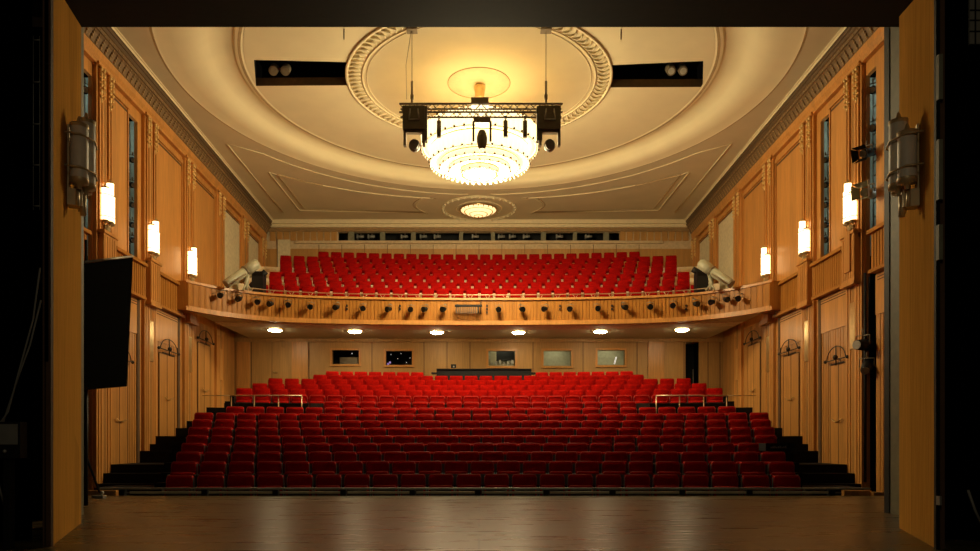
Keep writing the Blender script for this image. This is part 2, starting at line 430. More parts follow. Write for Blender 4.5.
# flat disc with the two lighting-bridge openings
SL = [[(X(254, 20.66), 20.66), (X(347, 20.9), 20.78), (X(349, 22.16), 22.12), (X(256, 22.16), 22.16)],
      [(X(612, 20.9), 20.95), (X(703, 20.75), 20.72), (X(703, 22.2), 22.22), (X(611, 22.2), 22.25)]]
def inpoly(x, y, p):
    r = False
    for i in range(len(p)):
        a, b = p[i], p[i-1]
        if (a[1] > y) != (b[1] > y) and x < (b[0]-a[0])*(y-a[1])/(b[1]-a[1])+a[0]: r = not r
    return r
mb.mat('cream')
cdt_mesh(mb, [circ(0, O2, 6.86, 144)]+SL, REC, lambda x, y: x*x+(y-O2)**2 < 6.87**2 and not any(inpoly(x, y, p) for p in SL))
for p in SL:
    for i in range(4):
        a, b = p[i], p[(i+1) % 4]
        mb.mat('taupe' if i == 2 else 'black')
        mb.quad((*a, REC), (*b, REC), (*b, REC+.25 if i == 2 else REC+.9), (*a, REC+.25 if i == 2 else REC+.9))
    mb.mat('black')
    mb.box(min(q[0] for q in p), max(q[0] for q in p), 20.4, 22.9, REC+.9, REC+1.0)
    mb.box(min(q[0] for q in p), max(q[0] for q in p), 22.8, 22.9, REC+.2, REC+.9)
struct(mb.build('ceiling'))
# egg-and-leaf ring
mb = MB().mat('mould')
OR, RR = 22.1, 4.0
for r0, r1, z in ((RR-.03, RR+.04, .035), (RR-.48, RR-.44, .03), (RR-.60, RR-.585, .015)):
    pr = [(r0, 0), (r0, -z), (r1, -z), (r1, 0)]
    rg = [[(r*math.cos(2*PI*k/120), OR+r*math.sin(2*PI*k/120), REC+zz) for k in range(120)] for r, zz in pr]
    mb.loft(rg)
for k in range(104):
    a = 2*PI*k/104; tw = .03
    pts = [((RR-.07-.34*t)*math.cos(a+tw*math.sin(PI*t)), OR+(RR-.07-.34*t)*math.sin(a+tw*math.sin(PI*t)), REC-.012-.03*math.sin(PI*t)) for t in (0, .25, .5, .75, 1)]
    mb.tube(pts, .06, 6, radii=[.02, .032, .036, .03, .016])
struct(mb.build('trim_70'))
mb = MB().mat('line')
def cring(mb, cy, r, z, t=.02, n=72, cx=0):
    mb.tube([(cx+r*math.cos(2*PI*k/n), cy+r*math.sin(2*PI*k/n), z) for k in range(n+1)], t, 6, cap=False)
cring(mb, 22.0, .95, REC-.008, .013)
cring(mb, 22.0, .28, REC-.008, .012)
mb.mat('mould'); mb.lathe([(.93, 0), (.9, -.02), (.3, -.03), (.001, -.03)], (0, 22.0, REC), 48)
struct(mb.build('trim_71'))
# straight mouldings on the flat ceiling behind the oval, and rosette
mb = MB().mat('mould')
def ceil_pt(px, py, h=10.6, drop=.015):
    d = h*F/(HY-py); return (X(px, d), d, R(h)-drop)
for s in (-1, 1):
    def q(px, py): return ceil_pt(CX+s*(CX-px), py)
    def arcpts(r, a0, a1, n=24, cy=O1): return [(s*r*math.sin(a0+(a1-a0)*i/n), cy+r*math.cos(a0+(a1-a0)*i/n), R(10.585)) for i in range(n+1)]
    ra = O1
    # inner trapezoid: bulging top that follows the oval, diagonal, base, notch by the rosette
    A = Vector(q(269, 172)); Bq = Vector(q(299.5, 210)); Cq = Vector(q(432, 213)); Dq = Vector(q(436, 198))
    a0 = math.atan2(abs(A.x), A.y-O1); a1 = math.atan2(abs(Dq.x), Dq.y-O1)
    top = []
    for i in range(21):
        t = i/20; a = a0+(a1-a0)*t
        r = (math.hypot(A.x, A.y-O1)*(1-t)+math.hypot(Dq.x, Dq.y-O1)*t)
        top.append(Vector((s*r*math.sin(a), O1+r*math.cos(a), R(10.585))))
    notch = [Vector((s*(2.35+.45*math.sin(PI*t)+(.0)), Cq.y+(Dq.y-Cq.y)*t, R(10.585))) for t in [i/10 for i in range(11)]]
    loop = top[::-1]+[Bq]+[Vector((notch[0].x, Cq.y, Cq.z))]+notch
    loop2 = top+notch[::-1]+[Bq]
    for th, ins in ((.035, 1.0), ):
        mb.tube(loop2+[loop2[0]], .022, 6, cap=False)
    cen = sum(loop2, Vector())/len(loop2)
    inner = [cen+(p-cen)*.93 for p in loop2]
    mb.mat('line'); mb.tube(inner+[inner[0]], .018, 6, cap=False); mb.mat('mould')
    # long outer line
    A2 = Vector(q(227, 143.5)); B2 = Vector(q(283, 212))
    mb.tube([A2, B2], .02, 6)
    mb.tube([A2]+[Vector((s*(9.35)*math.sin(a), O1+9.35*math.cos(a), R(10.585))) for a in [1.0-.05*i for i in range(20)]], .018, 6)
struct(mb.build('trim_72'))
mb = MB().mat('mould')
RC = 32.3
for r in (1.68, 1.55, 1.02): cring(mb, RC, r, CEIL-.015, .022, 64)
for k in range(32):
    a = 2*PI*k/32; mb.ball((1.62*math.cos(a), RC+1.62*math.sin(a), CEIL-.04), .06, 6)
struct(mb.build('trim_73'))

# ---------------------------------------------------------------- rear upper wall with dark slot
mb = MB().mat('beige')
xw = WA+WB*D_UP
zs0, zs1 = Z(240.5, D_UP), Z(232, D_UP)
x0, x1 = X(338, D_UP), X(620, D_UP)
mb.box(-xw-.2, xw+.2, D_UP, D_UP+.2, 3.5, zs0)
mb.box(-xw-.2, x0, D_UP, D_UP+.2, zs0, zs1); mb.box(x1, xw+.2, D_UP, D_UP+.2, zs0, zs1)
mb.box(-xw-.2, xw+.2, D_UP, D_UP+.2, zs1, CEIL+.1)
mb.mat('black'); mb.box(x0-.5, x1+.5, D_UP+1.4, D_UP+1.5, zs0-.6, zs1+.5); mb.box(x0-.5, x1+.5, D_UP+.2, D_UP+1.4, zs0-.7, zs0-.6); mb.box(x0-.5, x1+.5, D_UP+.2, D_UP+1.4, zs1+.5, zs1+.6)
mb.mat('wood_back')
for a, b in ((270, 338), (620, 690)):      # upright battens either side of the slot
    k = 10
    for i in range(k):
        xa = X(a+(b-a)*i/k, D_UP-.06); xb = X(a+(b-a)*(i+.8)/k, D_UP-.06)
        mb.box(xa, xb, D_UP-.05, D_UP, zs0-.02, zs1+.06)
mb.mat('beige')
mb.box(-8.7, 8.7, D_UP-.14, D_UP, zs0-.16, zs0-.05)
mb.mat('wood_back')
mb.box(-xw, xw, D_UP-.03, D_UP, 8.2, Z(249, D_UP))
for i in range(15):
    xx = -7.6+i*15.2/14; mb.mat('groove'); mb.box(xx-.01, xx+.01, D_UP-.036, D_UP, 8.2, zs0-.2)
mb.mat('mould')
for z0, z1, n in ((9.92, 10.02, .10), (10.18, 10.28, .15), (10.28, 10.42, .24), (10.42, 10.61, .36)):
    mb.mat('taupe_hi' if n < .2 else 'mould'); mb.box(-xw, xw, D_UP-n, D_UP, R(z0+.2) if z0 < 10 else R(z0), R(z1+.0) if z0 > 10 else R(10.18))
struct(mb.build('wall_back_upper'))
mb = MB().mat('greygreen')
for a, b in ((348, 354), (380, 385), (411, 415.7), (459, 463), (491, 495), (541, 546), (573, 577), (603.5, 609)):
    mb.box(X(a, D_UP), X(b, D_UP), D_UP+.02, D_UP+.1, zs0, zs1)
struct(mb.build('trim_74'))
d_ = MB().mat('palepanel'); d_.box(X(277.5, D_UP-.1), X(290, D_UP-.1), D_UP-.08, D_UP-.03, 6.9, Z(240, D_UP))
d_.mat('groove'); d_.box(X(276.8, D_UP-.1), X(277.5, D_UP-.1), D_UP-.07, D_UP-.03, 6.9, Z(239.5, D_UP))
struct(d_.build('door_7'), 'pale cream door in the rear wall above the left end of the balcony seats', 'door')
# small lamps seen in the slot
k = 0
for px in (361, 372, 405, 424, 438, 476, 502, 513, 527, 560, 589):
    b = MB().mat('steel'); c = P(px, 236.8, D_UP+.5); b.tube([c+Vector((-.14, 0, 0)), c+Vector((.14, 0, .02))], .07, 8); b.mat('metal'); b.tube([c, c+Vector((0, 0, .32))], .02, 6)
    b.mat('steel'); b.box(c.x-.2, c.x-.13, c.y-.09, c.y+.09, c.z-.09, c.z+.09)
    o = b.build('slot_lamp'); tag(o, 'small grey spotlight in the %s half of the rear wall slot' % ('left' if px < 459 else 'right'), 'spotlight', 'spotlights left part of rear slot' if px < 459 else 'spotlights right part of rear slot')

# ---------------------------------------------------------------- rear lower wall (under balcony) and windows
SOF = R(4.40)
mb = MB().mat('wood_back')
wins = [(332.5, 359, 350.3, 364.2), (386, 412, 351, 365), (488.5, 515, 351, 366), (543.5, 571, 350.8, 366), (597.5, 624.5, 350.3, 365.2)]
door_r = (685.5, 699.5, 339)
xw2 = WA+WB*D_LO
zw0, zw1 = Z(366, D_LO), Z(350.3, D_LO)
zb = .9
cuts = sorted([(X(a, D_LO), X(b, D_LO), Z(y1, D_LO), Z(y0, D_LO)) for a, b, y0, y1 in wins]+[(X(door_r[0], D_LO), X(door_r[1], D_LO), zb, Z(door_r[2], D_LO))])
xp = -xw2-.1
for a, b, z0, z1 in cuts:
    mb.box(xp, a, D_LO, D_LO+.15, zb, SOF+.4)
    if z0 > zb: mb.box(a, b, D_LO, D_LO+.15, zb, z0)
    mb.box(a, b, D_LO, D_LO+.15, z1, SOF+.4); xp = b
mb.box(xp, xw2+.1, D_LO, D_LO+.15, zb, SOF+.4)
# pilaster strips and panel joints
mb.mat('wood')
for a, b in ((237, 250), (292, 308), (648, 664)):
    mb.box(X(a, D_LO), X(b, D_LO), D_LO-.06, D_LO, zb, SOF)
mb.mat('groove')
for px in (251.5, 292.5, 309, 372, 424, 447, 470, 533, 583, 637, 648, 664, 684, 708, 720):
    mb.box(X(px-.35, D_LO), X(px+.35, D_LO), D_LO-.008, D_LO, zb, SOF)
mb.mat('wood_back'); mb.box(-xw2, xw2, D_LO-.08, D_LO, SOF-.14, SOF)
struct(mb.build('wall_back_lower'))
for i, (a, b, y0, y1) in enumerate(wins):
    xa, xb, z0, z1 = X(a, D_LO), X(b, D_LO), Z(y1, D_LO), Z(y0, D_LO)
    wn = MB().mat('wood')
    t = .09
    for q in ((xa-t, xb+t, z0-t, z0), (xa-t, xb+t, z1, z1+t), (xa-t, xa, z0, z1), (xb, xb+t, z0, z1)):
        wn.box(q[0], q[1], D_LO-.05, D_LO+.12, q[2], q[3])
    # a small room behind
    wn.mat('black' if i < 2 else 'roomgrey')
    wn.box(xa-.3, xb+.3, D_LO+1.2, D_LO+1.25, z0-.5, z1+.3); wn.box(xa-.35, xa-.3, D_LO+.15, D_LO+1.2, z0-.5, z1+.3); wn.box(xb+.3, xb+.35, D_LO+.15, D_LO+1.2, z0-.5, z1+.3)
    wn.box(xa-.3, xb+.3, D_LO+.15, D_LO+1.2, z0-.55, z0-.5); wn.box(xa-.3, xb+.3, D_LO+.15, D_LO+1.2, z1+.3, z1+.35)
    w_ = wn.build('window_%d' % (i+1)); struct(w_, ('dark control booth window, leftmost under the balcony', 'dark booth window with tiny coloured lamps, second from left', 'booth window showing grey equipment, beside the mixing desk', 'pale lit booth window, fourth from left', 'pale lit booth window with a white strip, rightmost')[i], 'window')
    if i >= 2:
        l = bpy.data.lights.new('booth lamp', 'AREA'); l.shape = 'RECTANGLE'; l.size = .8; l.size_y = .6; l.energy = 12; l.color = (1, .95, .62)
        lo = bpy.data.objects.new('booth_lamp', l); C.objects.link(lo); lo.location = ((xa+xb)/2, D_LO+.65, z1+.27); lo.parent = w_
        lo.name = 'room_lamp'
    bits = MB()
    if i == 1:
        bits.mat('led')
        for px, py in ((391, 354.5), (397.7, 358.5), (406.5, 362.5), (410, 358), (401, 353.5)): c = P(px, py, D_LO+.5); bits.ball(c, .018, 6)
        bits.mat('ledp')
        for px, py in ((388, 364), (390, 362.5)): bits.ball(P(px, py, D_LO+.5), .05, 6)
        bits.build('indicator_lamps', parent=w_)
    if i == 0:
        bits.mat('metal'); bits.box(xa+.2, xb-.15, D_LO+.5, D_LO+.9, z0-.4, z0+.35); bits.mat('led'); bits.ball(P(352, 353.5, D_LO+.5), .025, 6)
        bits.build('equipment_rack', parent=w_)
    if i == 2:
        bits.mat('beigemetal'); bits.box(xa+.1, xa+.34, D_LO+.6, D_LO+.8, z0+.1, z1+.1); bits.box(xa, xb, D_LO+.25, D_LO+.6, z0-.3, z0+.06)
        bits.mat('black'); bits.box(xa+.35, xb, D_LO+.8, D_LO+1, z0+.33, z1+.1)
        bits.mat('steel')
        for q in range(6): bits.box(xa+.1+q*.17, xa+.2+q*.17, D_LO+.4, D_LO+.5, z0+.1, z0+.2+.05*(q % 3))
        bits.build('desk_equipment', parent=w_)
    if i == 4:
        bits.mat('led'); c0 = P(614.3, 364, D_LO+.3); c1 = P(616.3, 357, D_LO+.3); bits.tube([c0, c1], .03, 6); bits.build('light_strip', parent=w_)
    g = MB().mat('glass')if False else None
# dark open doorway
mb = MB().mat('black'); xa, xb = X(door_r[0], D_LO), X(door_r[1], D_LO)
mb.box(xa-.3, xb+.3, D_LO+1.6, D_LO+1.7, zb, SOF); mb.box(xa-.35, xa-.25, D_LO+.15, D_LO+1.6, zb, SOF); mb.box(xb+.25, xb+.35, D_LO+.15, D_LO+1.6, zb, SOF)
mb.mat('steel'); mb.box(xa+.40, xa+.42, D_LO+.3, D_LO+.34, 2.4, 4.1)
mb.mat('brass_d'); mb.tube([(xa-.5, D_LO-.1, Z(336.5, D_LO)), (xb+.5, D_LO-.1, Z(336.5, D_LO))], .035, 6)
struct(mb.build('door_8'), 'dark open doorway in the rear wall at the right, under the balcony', 'door')
mb = MB().mat('wood_back'); mb.box(X(252, D_LO), X(292, D_LO), D_LO-.03, D_LO, zb, Z(336, D_LO)); 
mb.mat('groove'); mb.box(X(272, D_LO), X(272.5, D_LO), D_LO-.036, D_LO-.02, zb, Z(336, D_LO))
d9 = mb.build('door_9'); struct(d9, 'brown veneer double door in the rear wall at the left, under the balcony', 'door')
h = MB().mat('brass'); c = P(274, 372, D_LO-.07); h.tube([c, c+Vector((.14, 0, -.03))], .02, 6); h.ball(c, .035, 8); h.build('door_handle', parent=d9)

# ---------------------------------------------------------------- balcony
def bd(x): return 26.3-.010*x*x-3.1e-8*x**8
XS = [-9.48+18.96*i/240 for i in range(241)]
bal = empty('balcony', (0, 26.3, R(4.39)), 'curved honey wood balcony with fluted front spanning the hall', 'balcony')
def badd(mb, name):
    o = mb.build(name, parent=bal); o.matrix_parent_inverse = Matrix.Translation(-Vector(bal.location)); return o
mb = MB().mat('wood_par')
for i in range(len(XS)-1):
    pass
bot = []; top = []
n_ = 150
for i in range(n_):
    a = -9.48+18.96*i/n_; b = -9.48+18.96*(i+1)/n_
    for q, off in ((a, 0), (a+(b-a)*.72, 0), (a+(b-a)*.78, .025), (b-.003, .025)):
        bot.append((q, bd(q)+off, R(4.5))); top.append((q, bd(q)+off, R(5.28)))
mb.strip(bot, top, smooth=False)
bk0 = [(x, bd(x)+.16, R(4.4)) for x in XS]; bk1 = [(x, bd(x)+.16, R(5.28)) for x in XS]; mb.strip(bk0, bk1)
badd(mb, 'parapet')
def curved_bar(mb, o0, o1, z0, z1, xs=XS):
    pr = [(o0, z0), (o1, z0), (o1, z1), (o0, z1), (o0, z0)]
    mb.loft([[(x, bd(x)+o, z) for o, z in pr] for x in xs], close=False, smooth=False)
mb = MB().mat('wood'); curved_bar(mb, -.07, .24, R(5.28), R(5.36)); badd(mb, 'cap_rail')
for s in (-1, 1):
    mb = MB().mat('wood_par'); a_, b_ = sorted((s*9.44, s*9.93)); mb.box(a_, b_, 23.38, 24.1, R(4.39), R(5.34)); badd(mb, 'end_block')
mb = MB().mat('wood'); curved_bar(mb, -.06, .2, R(4.38), R(4.5)); curved_bar(mb, -.02, .1, R(4.5), R(4.54)); badd(mb, 'bottom_moulding')
# slim brass handrail on little brackets
mb = MB().mat('brass_d')
HX = [-8.2+16.4*i/160 for i in range(161)]
mb.tube([(x, bd(x)+.1, R(5.50)) for x in HX], .018, 6)
for i in range(26):
    x = -8.0+16*i/25
    for q in (-.09, .09): mb.tube([(x, bd(x)+.1, R(5.36)), (x+q, bd(x)+.1, R(5.49))], .013, 5)
badd(mb, 'handrail')
mb = MB().mat('cream_lo')
A = [(x, bd(x)+.12, R(4.41)) for x in XS]; B = [(x, D_LO+.05, R(4.41)) for x in XS]
mb.strip(A, B, smooth=False)
mb.mat('wood_back'); mb.strip([(x, bd(x)+.1, R(4.40)) for x in XS], [(x, bd(x)+.25, R(4.40)) for x in XS], smooth=False)
badd(mb, 'soffit')
# downlights in the soffit
for i, (px, py) in enumerate(((275, 329.2), (355, 330.6), (437, 331.5), (518.5, 331.6), (600.5, 330.8), (682, 329))):
    d = 4.40*F/(HY-py); x = X(px, d)
    t = empty('downlight', (x, d, R(4.40)), 'round ceiling downlight under the balcony, %s' % ('first from the left', 'second from the left', 'third from the left', 'third from the right', 'second from the right', 'first from the right')[i], 'light', 'downlights under the balcony')
    m_ = MB().mat('brass'); m_.lathe([(.24, 0), (.30, 0), (.31, -.03), (.27, -.04), (.24, -.01)], n=28); m_.build('ring', parent=t)
    m_ = MB().mat('down'); m_.lathe([(.25, -.005), (.24, -.05), (.18, -.08), (.08, -.095), (.002, -.1)], n=28); m_.build('lens', parent=t)

# ---------------------------------------------------------------- seats
def backrest_mb(w, h0, h1, th, mat, lean=.07, rnd=.05, shell=True):
    mb = MB()
    def sec(z, sx, y0, y1): return [(-sx, y0, z), (sx, y0, z), (sx, y1, z), (-sx, y1, z)]
    rows = 7; L_ = []
    for i in range(rows):
        t = i/(rows-1); z = h0+(h1-h0)*t
        k = 1.0 if t < .85 else math.sqrt(max(0, 1-((t-.85)/.15)**2*.12))
        y = lean*(t-.5)*1.0
        bulge = .02*math.sin(PI*min(1, t*1.1))
        L_.append((z, w/2*k, y-th/2-bulge, y+th/2*(1 if t < .95 else .5)))
    mb.mat(mat)
    rg = []
    for z, sx, y0, y1 in L_:
        e = .03
        rg.append([(-sx, y1, z), (-sx, y0+e, z), (-sx+e, y0, z), (sx-e, y0, z), (sx, y0+e, z), (sx, y1, z)])
    mb.loft(rg)
    n = len(mb.v); mb.face([n-6+i for i in range(6)]); mb.face([i for i in range(6)][::-1])
    return mb
def make_seat():
    t = empty('theatre_seat')
    br_ = backrest_mb(.487, .40, .86, .085, 'red').build('backrest', parent=t)
    pi_ = MB().mat('painted_rim_light')
    pi_.tube([(-.238, -.055, .66), (-.236, -.045, .80), (-.222, -.035, .852), (-.20, -.030, .864), (.20, -.030, .864), (.222, -.035, .852), (.236, -.045, .80), (.238, -.055, .66)], .0085, 5)  # thin tube paints the lit rim of the backrest
    pi_.build('painted_rim_light', parent=br_)
    sh = MB().mat('shell'); sh.box(-.245, .245, .04, .06, .34, .80); sh.box(-.247, -.236, -.03, .06, .36, .82); sh.box(.236, .247, -.03, .06, .36, .82)
    sh.build('back_shell', parent=br_)
    c = MB().mat('red'); rg = []
    for z, y0, y1, sx in ((.36, -.16, -.09, .20), (.38, -.20, -.07, .225), (.50, -.215, -.08, .235), (.62, -.20, -.10, .235), (.655, -.18, -.12, .22)):
        rg.append([(-sx, y1, z), (-sx, y0+.03, z), (-sx+.03, y0, z), (sx-.03, y0, z), (sx, y0+.03, z), (sx, y1, z)])
    c.loft(rg); n = len(c.v); c.face([n-6+i for i in range(6)]); c.face(list(range(6))[::-1])
    sc_ = c.build('seat_cushion', parent=t)
    c = MB().mat('painted_rim_light'); c.tube([(-.225, -.185, .60), (-.21, -.17, .652), (.21, -.17, .652), (.225, -.185, .60)], .009, 5); c.build('painted_cushion_rim_light', parent=sc_)  # lit top edge of the cushion painted as a brighter tube
    c = MB().mat('shell'); c.box(-.205, .205, -.226, -.205, .38, .60); c.build('cushion_shell', parent=sc_)
    for sx in (-1, 1):
        a = MB().mat('arm'); x = sx*.256
        a.box(x-.008, x+.008, -.20, .02, .02, .58); ar_ = a.build('armrest', parent=t)
        a = MB().mat('shell'); a.box(x-.008, x+.008, -.30, .03, .58, .615); a.build('arm_pad', parent=ar_)
    return t
# (depth of back at centre, z of back top rel eye, px left, px right)
ROWS = [(14.35, -.590, 164.5, 802), (15.26, -.348, 169.5, 796), (16.17, -.157, 175, 787), (17.08, .036, 180, 762), (18.0, .225, 185, 778), (18.9, .44, 187, 776),
        (19.8, .66, 191, 772), (20.7, .877, 193, 770), (21.6, 1.10, 225, 737), (22.5, 1.33, 323, 637), (23.45, 1.58, 235, 724), (24.4, 1.85, 235, 724),
        (25.3, 2.10, 251, 708), (26.2, 2.36, 267, 692), (27.1, 2.60, 312, 645), (28.0, 2.82, 325, 634)]
def curve(D, x, c): return D-c*x*x
def row_positions(D, pl, pr, s, c):
    def solve(px):
        x = X(px, D)
        for _ in range(20): x = X(px, curve(D, x, c))
        return x
    xl, xr = solve(pl), solve(pr); n = max(1, int((xr-xl)/s+.15)); w = (xr-xl)/n
    return [xl+w*(i+.5) for i in range(n)], w
words = ['first', 'second', 'third', 'fourth', 'fifth', 'sixth', 'seventh', 'eighth', 'ninth', 'tenth', 'eleventh', 'twelfth', 'thirteenth', 'fourteenth', 'fifteenth', 'sixteenth', 'seventeenth', 'eighteenth']
def nth(i, n):
    return (words[i]+' from left end') if i < n/2 else (words[n-1-i]+' from right end')
def rowname(k, kind): return 'front row' if k == 0 else words[k]+' row'
proto = make_seat(); first = True
stuff_me = MB()
SC = .017
n_seats = 0
rest = []
for k, (D, zt, pl, pr) in enumerate(ROWS):
    c = SC if k < 12 else .014
    xs, w = row_positions(D, pl, pr, .54, c)
    fz = R(zt)-.86
    for i, x in enumerate(xs):
        y = curve(D, x, c); rz = math.atan(2*c*x)*.8
        if k == 15 and X(424, D) < x < X(534, D): continue
        if k < 11:
            if first: o = proto; first = False
            else: o = copy_tree(proto)
            o.location = (x, y, fz); o.rotation_euler.z = -rz
            o['label'] = 'red folding stalls seat, %s, %s' % ('front row' if k == 0 else words[k]+' row from stage', nth(i, len(xs)))
            o['category'] = 'seat'; o['group'] = 'stalls seats in the %s' % rowname(k, 0)
            n_seats += 1
        else: rest.append((x, y, fz, -rz))
# remaining rear stalls seats as one object
sb = backrest_mb(.487, .40, .86, .085, 'red')
sm = MB(); sm.mat('red'); sm.mat('shell')
for x, y, z, rz in rest:
    cr, sr = math.cos(rz), math.sin(rz)
    def tr(v): return (x+v[0]*cr-v[1]*sr, y+v[0]*sr+v[1]*cr, z+v[2])
    sm.mat('red'); n = len(sm.v); sm.v += [tr(v) for v in sb.v]
    for f in sb.f: sm.face([n+q for q in f], True)
    for mt, bx in (('red', (-.22, .22, -.21, -.10, .38, .64)), ('shell', (-.27, -.255, -.28, .05, .02, .6)), ('shell', (-.24, .24, .045, .06, .3, .8))):
        sm.mat(mt); x0, x1, y0, y1, z0, z1 = bx
        sm.hexa([tr(q) for q in ((x0, y0, z0), (x1, y0, z0), (x1, y1, z0), (x0, y1, z0), (x0, y0, z1), (x1, y0, z1), (x1, y1, z1), (x0, y1, z1))])
tag(sm.build('theatre_seats'), 'rearmost rows of red stalls seats under the balcony', 'seats', kind='stuff')
# balcony seats
BR = [(27.0, 5.87, 254, 705), (27.84, 6.29, 268, 691), (28.66, 6.74, 268, 691), (29.5, 7.18, 279, 678), (30.33, 7.60, 279, 678), (31.16, 8.03, 279, 678), (32.0, 8.47, 317, 641)]
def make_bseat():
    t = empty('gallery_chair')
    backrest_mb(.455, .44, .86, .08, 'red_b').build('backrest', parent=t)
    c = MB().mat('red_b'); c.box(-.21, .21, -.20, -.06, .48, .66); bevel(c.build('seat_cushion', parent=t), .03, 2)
    l_ = MB().mat('beige'); l_.box(-.03, .03, -.02, .04, 0, .50); l_.box(-.16, .16, -.05, .08, 0, .02); l_.build('pedestal', parent=t)
    return t
bp_ = make_bseat(); firstb = True
for k, (D, zt, pl, pr) in enumerate(BR):
    xs, w = row_positions(D, pl, pr, .54, .0098)
    fz = R(zt)-.86
    for i, x in enumerate(xs):
        if firstb: o = bp_; firstb = False
        else: o = copy_tree(bp_)
        o.location = (x, curve(D, x, .0098), fz); o.rotation_euler.z = -math.atan(2*.0098*x)*.8
        o['label'] = 'red balcony chair, %s, %s' % (('front row' if k == 0 else 'back row' if k == 6 else words[k]+' row up'), nth(i, len(xs)))
        o['category'] = 'seat'; o['group'] = 'balcony seats in the %s' % rowname(k, 0)

# floors: curved tiers, one per row
def tier(D0, D1, c, xl, xr, zt, zb, mat, name, n=24, parent=None):
    mb = MB().mat(mat); xs = [xl+(xr-xl)*i/n for i in range(n+1)]
    f0 = [(x, D0-c*x*x, zb) for x in xs]; f1 = [(x, D0-c*x*x, zt) for x in xs]; b1 = [(x, D1-c*x*x, zt) for x in xs]; b0 = [(x, D1-c*x*x, zb) for x in xs]
    mb.loft([f0, f1, b1, b0, f0], close=False, smooth=False)
    k = n+1
    mb.face([0, k, 2*k, 3*k]); mb.face([n, k+n, 2*k+n, 3*k+n][::-1])
    if parent: o = badd(mb, name)
    else: o = mb.build(name); struct(o)
    return o
for k, (D, zt, pl, pr) in enumerate(ROWS):
    c = SC if k < 12 else .014
    xs, w = row_positions(D, pl, pr, .54, c); fz = R(zt)-.86
    if k == 0: continue
    D1 = ROWS[k+1][0]-.55 if k+1 < len(ROWS) else D+1.3
    ext = .3 if k < 8 else .9
    if k >= 12: ext = 1.2
    tier(D-.55, D1+.02, c, max(xs[0]-w/2-ext, -9.2 if k < 10 else -9.6), min(xs[-1]+w/2+ext, 9.2 if k < 10 else 9.6), fz-.005, fz-.55, 'carpet', 'floor')
for k, (D, zt, pl, pr) in enumerate(BR):
    D1 = BR[k+1][0]-.5 if k < 6 else D+2.4
    hw = 9.4 if k < 6 else 9.5
    tier(D-.5, D1, .0098, -hw, hw, R(zt)-.865, R(zt)-1.5, 'riser', 'seating_tier', parent=bal)
mb = MB().mat('carpet')
mb.box(-9.9, 9.9, 13.25, 29.9, -.60, R(1-2.36)-.08)
struct(mb.build('floor'))
# side aisle steps against the walls
AI = [(18.3, -.99), (18.62, -.735), (19.0, -.515), (20.93, -.174), (21.4, .03), (21.8, .27), (23.6, .557), (24.3, .81), (27.0, 1.31), (28.25, 1.65), (29.2, 1.99), (29.78, 1.99)]
for s in (-1, 1):
    mb = MB().mat('carpet')
    for i in range(len(AI)-1):
        d0, z0 = AI[i]; d1 = AI[i+1][0]
        xi = 6.9 if i < 3 else 7.9 if i < 6 else 8.7
        if i >= 8: xi = 8.6
        xo = WA+WB*d0
        p = [(s*xi, d0, -.6), (s*(xo), d0, -.6), (s*(WA+WB*d1), d1, -.6), (s*xi, d1, -.6)]
        mb.hexa(p+[(a, b, R(z0)) for a, b, _ in p])
    struct(mb.build('floor'))
    # carpeted blocks beside the first rows
    mb = MB().mat('carpet')
    for k in range(3):
        D, zt, pl, pr = ROWS[k+1]
        mb.box(s*6.75 if s > 0 else -9.2, 9.2 if s > 0 else -6.75, 16.2+k*.5, 18.3, -.5, R(-1.22+.10*k))
    struct(mb.build('floor'))
    # black barrier and brass rail by the entrance gap
    bb = MB().mat('black'); xa, xb = s*7.75, s*5.2
    a, b = sorted((xa, xb)); bb.box(a, b, 21.95, 22.03, .7, R(1.27))
    tag(bb.build('barrier'), 'low black barrier across the %s entrance gap in the stalls' % SIDE[s], 'barrier')
    t = empty('guard_rail', (s*6.45, 21.72, R(.36)), 'slim brass guard rail by the %s entrance gap in the stalls' % SIDE[s], 'rail')
    r_ = MB().mat('brass_d'); r_.tube([(s*1.05, 0, 1.13), (s*-1.05-(s*.05), 0, 1.13)], .02, 8); r_.tube([(s*1.9, 0, 1.13), (s*1.05, 0, 1.13)], .012, 8); r_.build('top_rail', parent=t)
    for q in (-1.1, -.4, .33, 1.02):
        r_ = MB().mat('brass_d'); r_.tube([(s*q, 0, 0), (s*q, 0, 1.13)], .017, 8); r_.build('post', parent=t)

# mixing desk at the back of the stalls
t = empty('mixing_desk', (X(484, 27.6), 27.6, R(1.96)), 'long black sound mixing desk at the back of the stalls, under the middle booth window', 'desk')
m_ = MB().mat('black'); hw = 96*27.6/F/2
m_.box(-hw*.98, hw*.98, -.3, .35, .40, .90); o = m_.build('console_body', parent=t)
m_ = MB().mat('black'); m_.box(-hw*1.1, hw*1.08, .1, .4, .78, .84); m_.box(-hw*.98, hw*.98, -.35, .4, .90, .93); m_.build('desk_top', parent=t)
for q in (-.8, -.3, .3, .8):
    m_ = MB().mat('black'); m_.box(hw*q-.03, hw*q+.03, 0, .06, 0, .42); m_.build('leg', parent=t)
m_ = MB().mat('black'); m_.box(-.10, .10, -.05, .05, .04, .2); m_.mat('steel'); m_.box(-.02, .04, -.06, -.05, .08, .14); m_.mat('wood'); m_.box(-.14, -.08, -.04, .05, 0, .14); m_.box(-.14, .12, -.05, .06, 0, .05)
tag(m_.build('desk_monitor', loc=(X(453.5, 27.6), 27.6, R(1.96)+.93)), 'small dark box standing on the mixing desk near its left end', 'monitor')
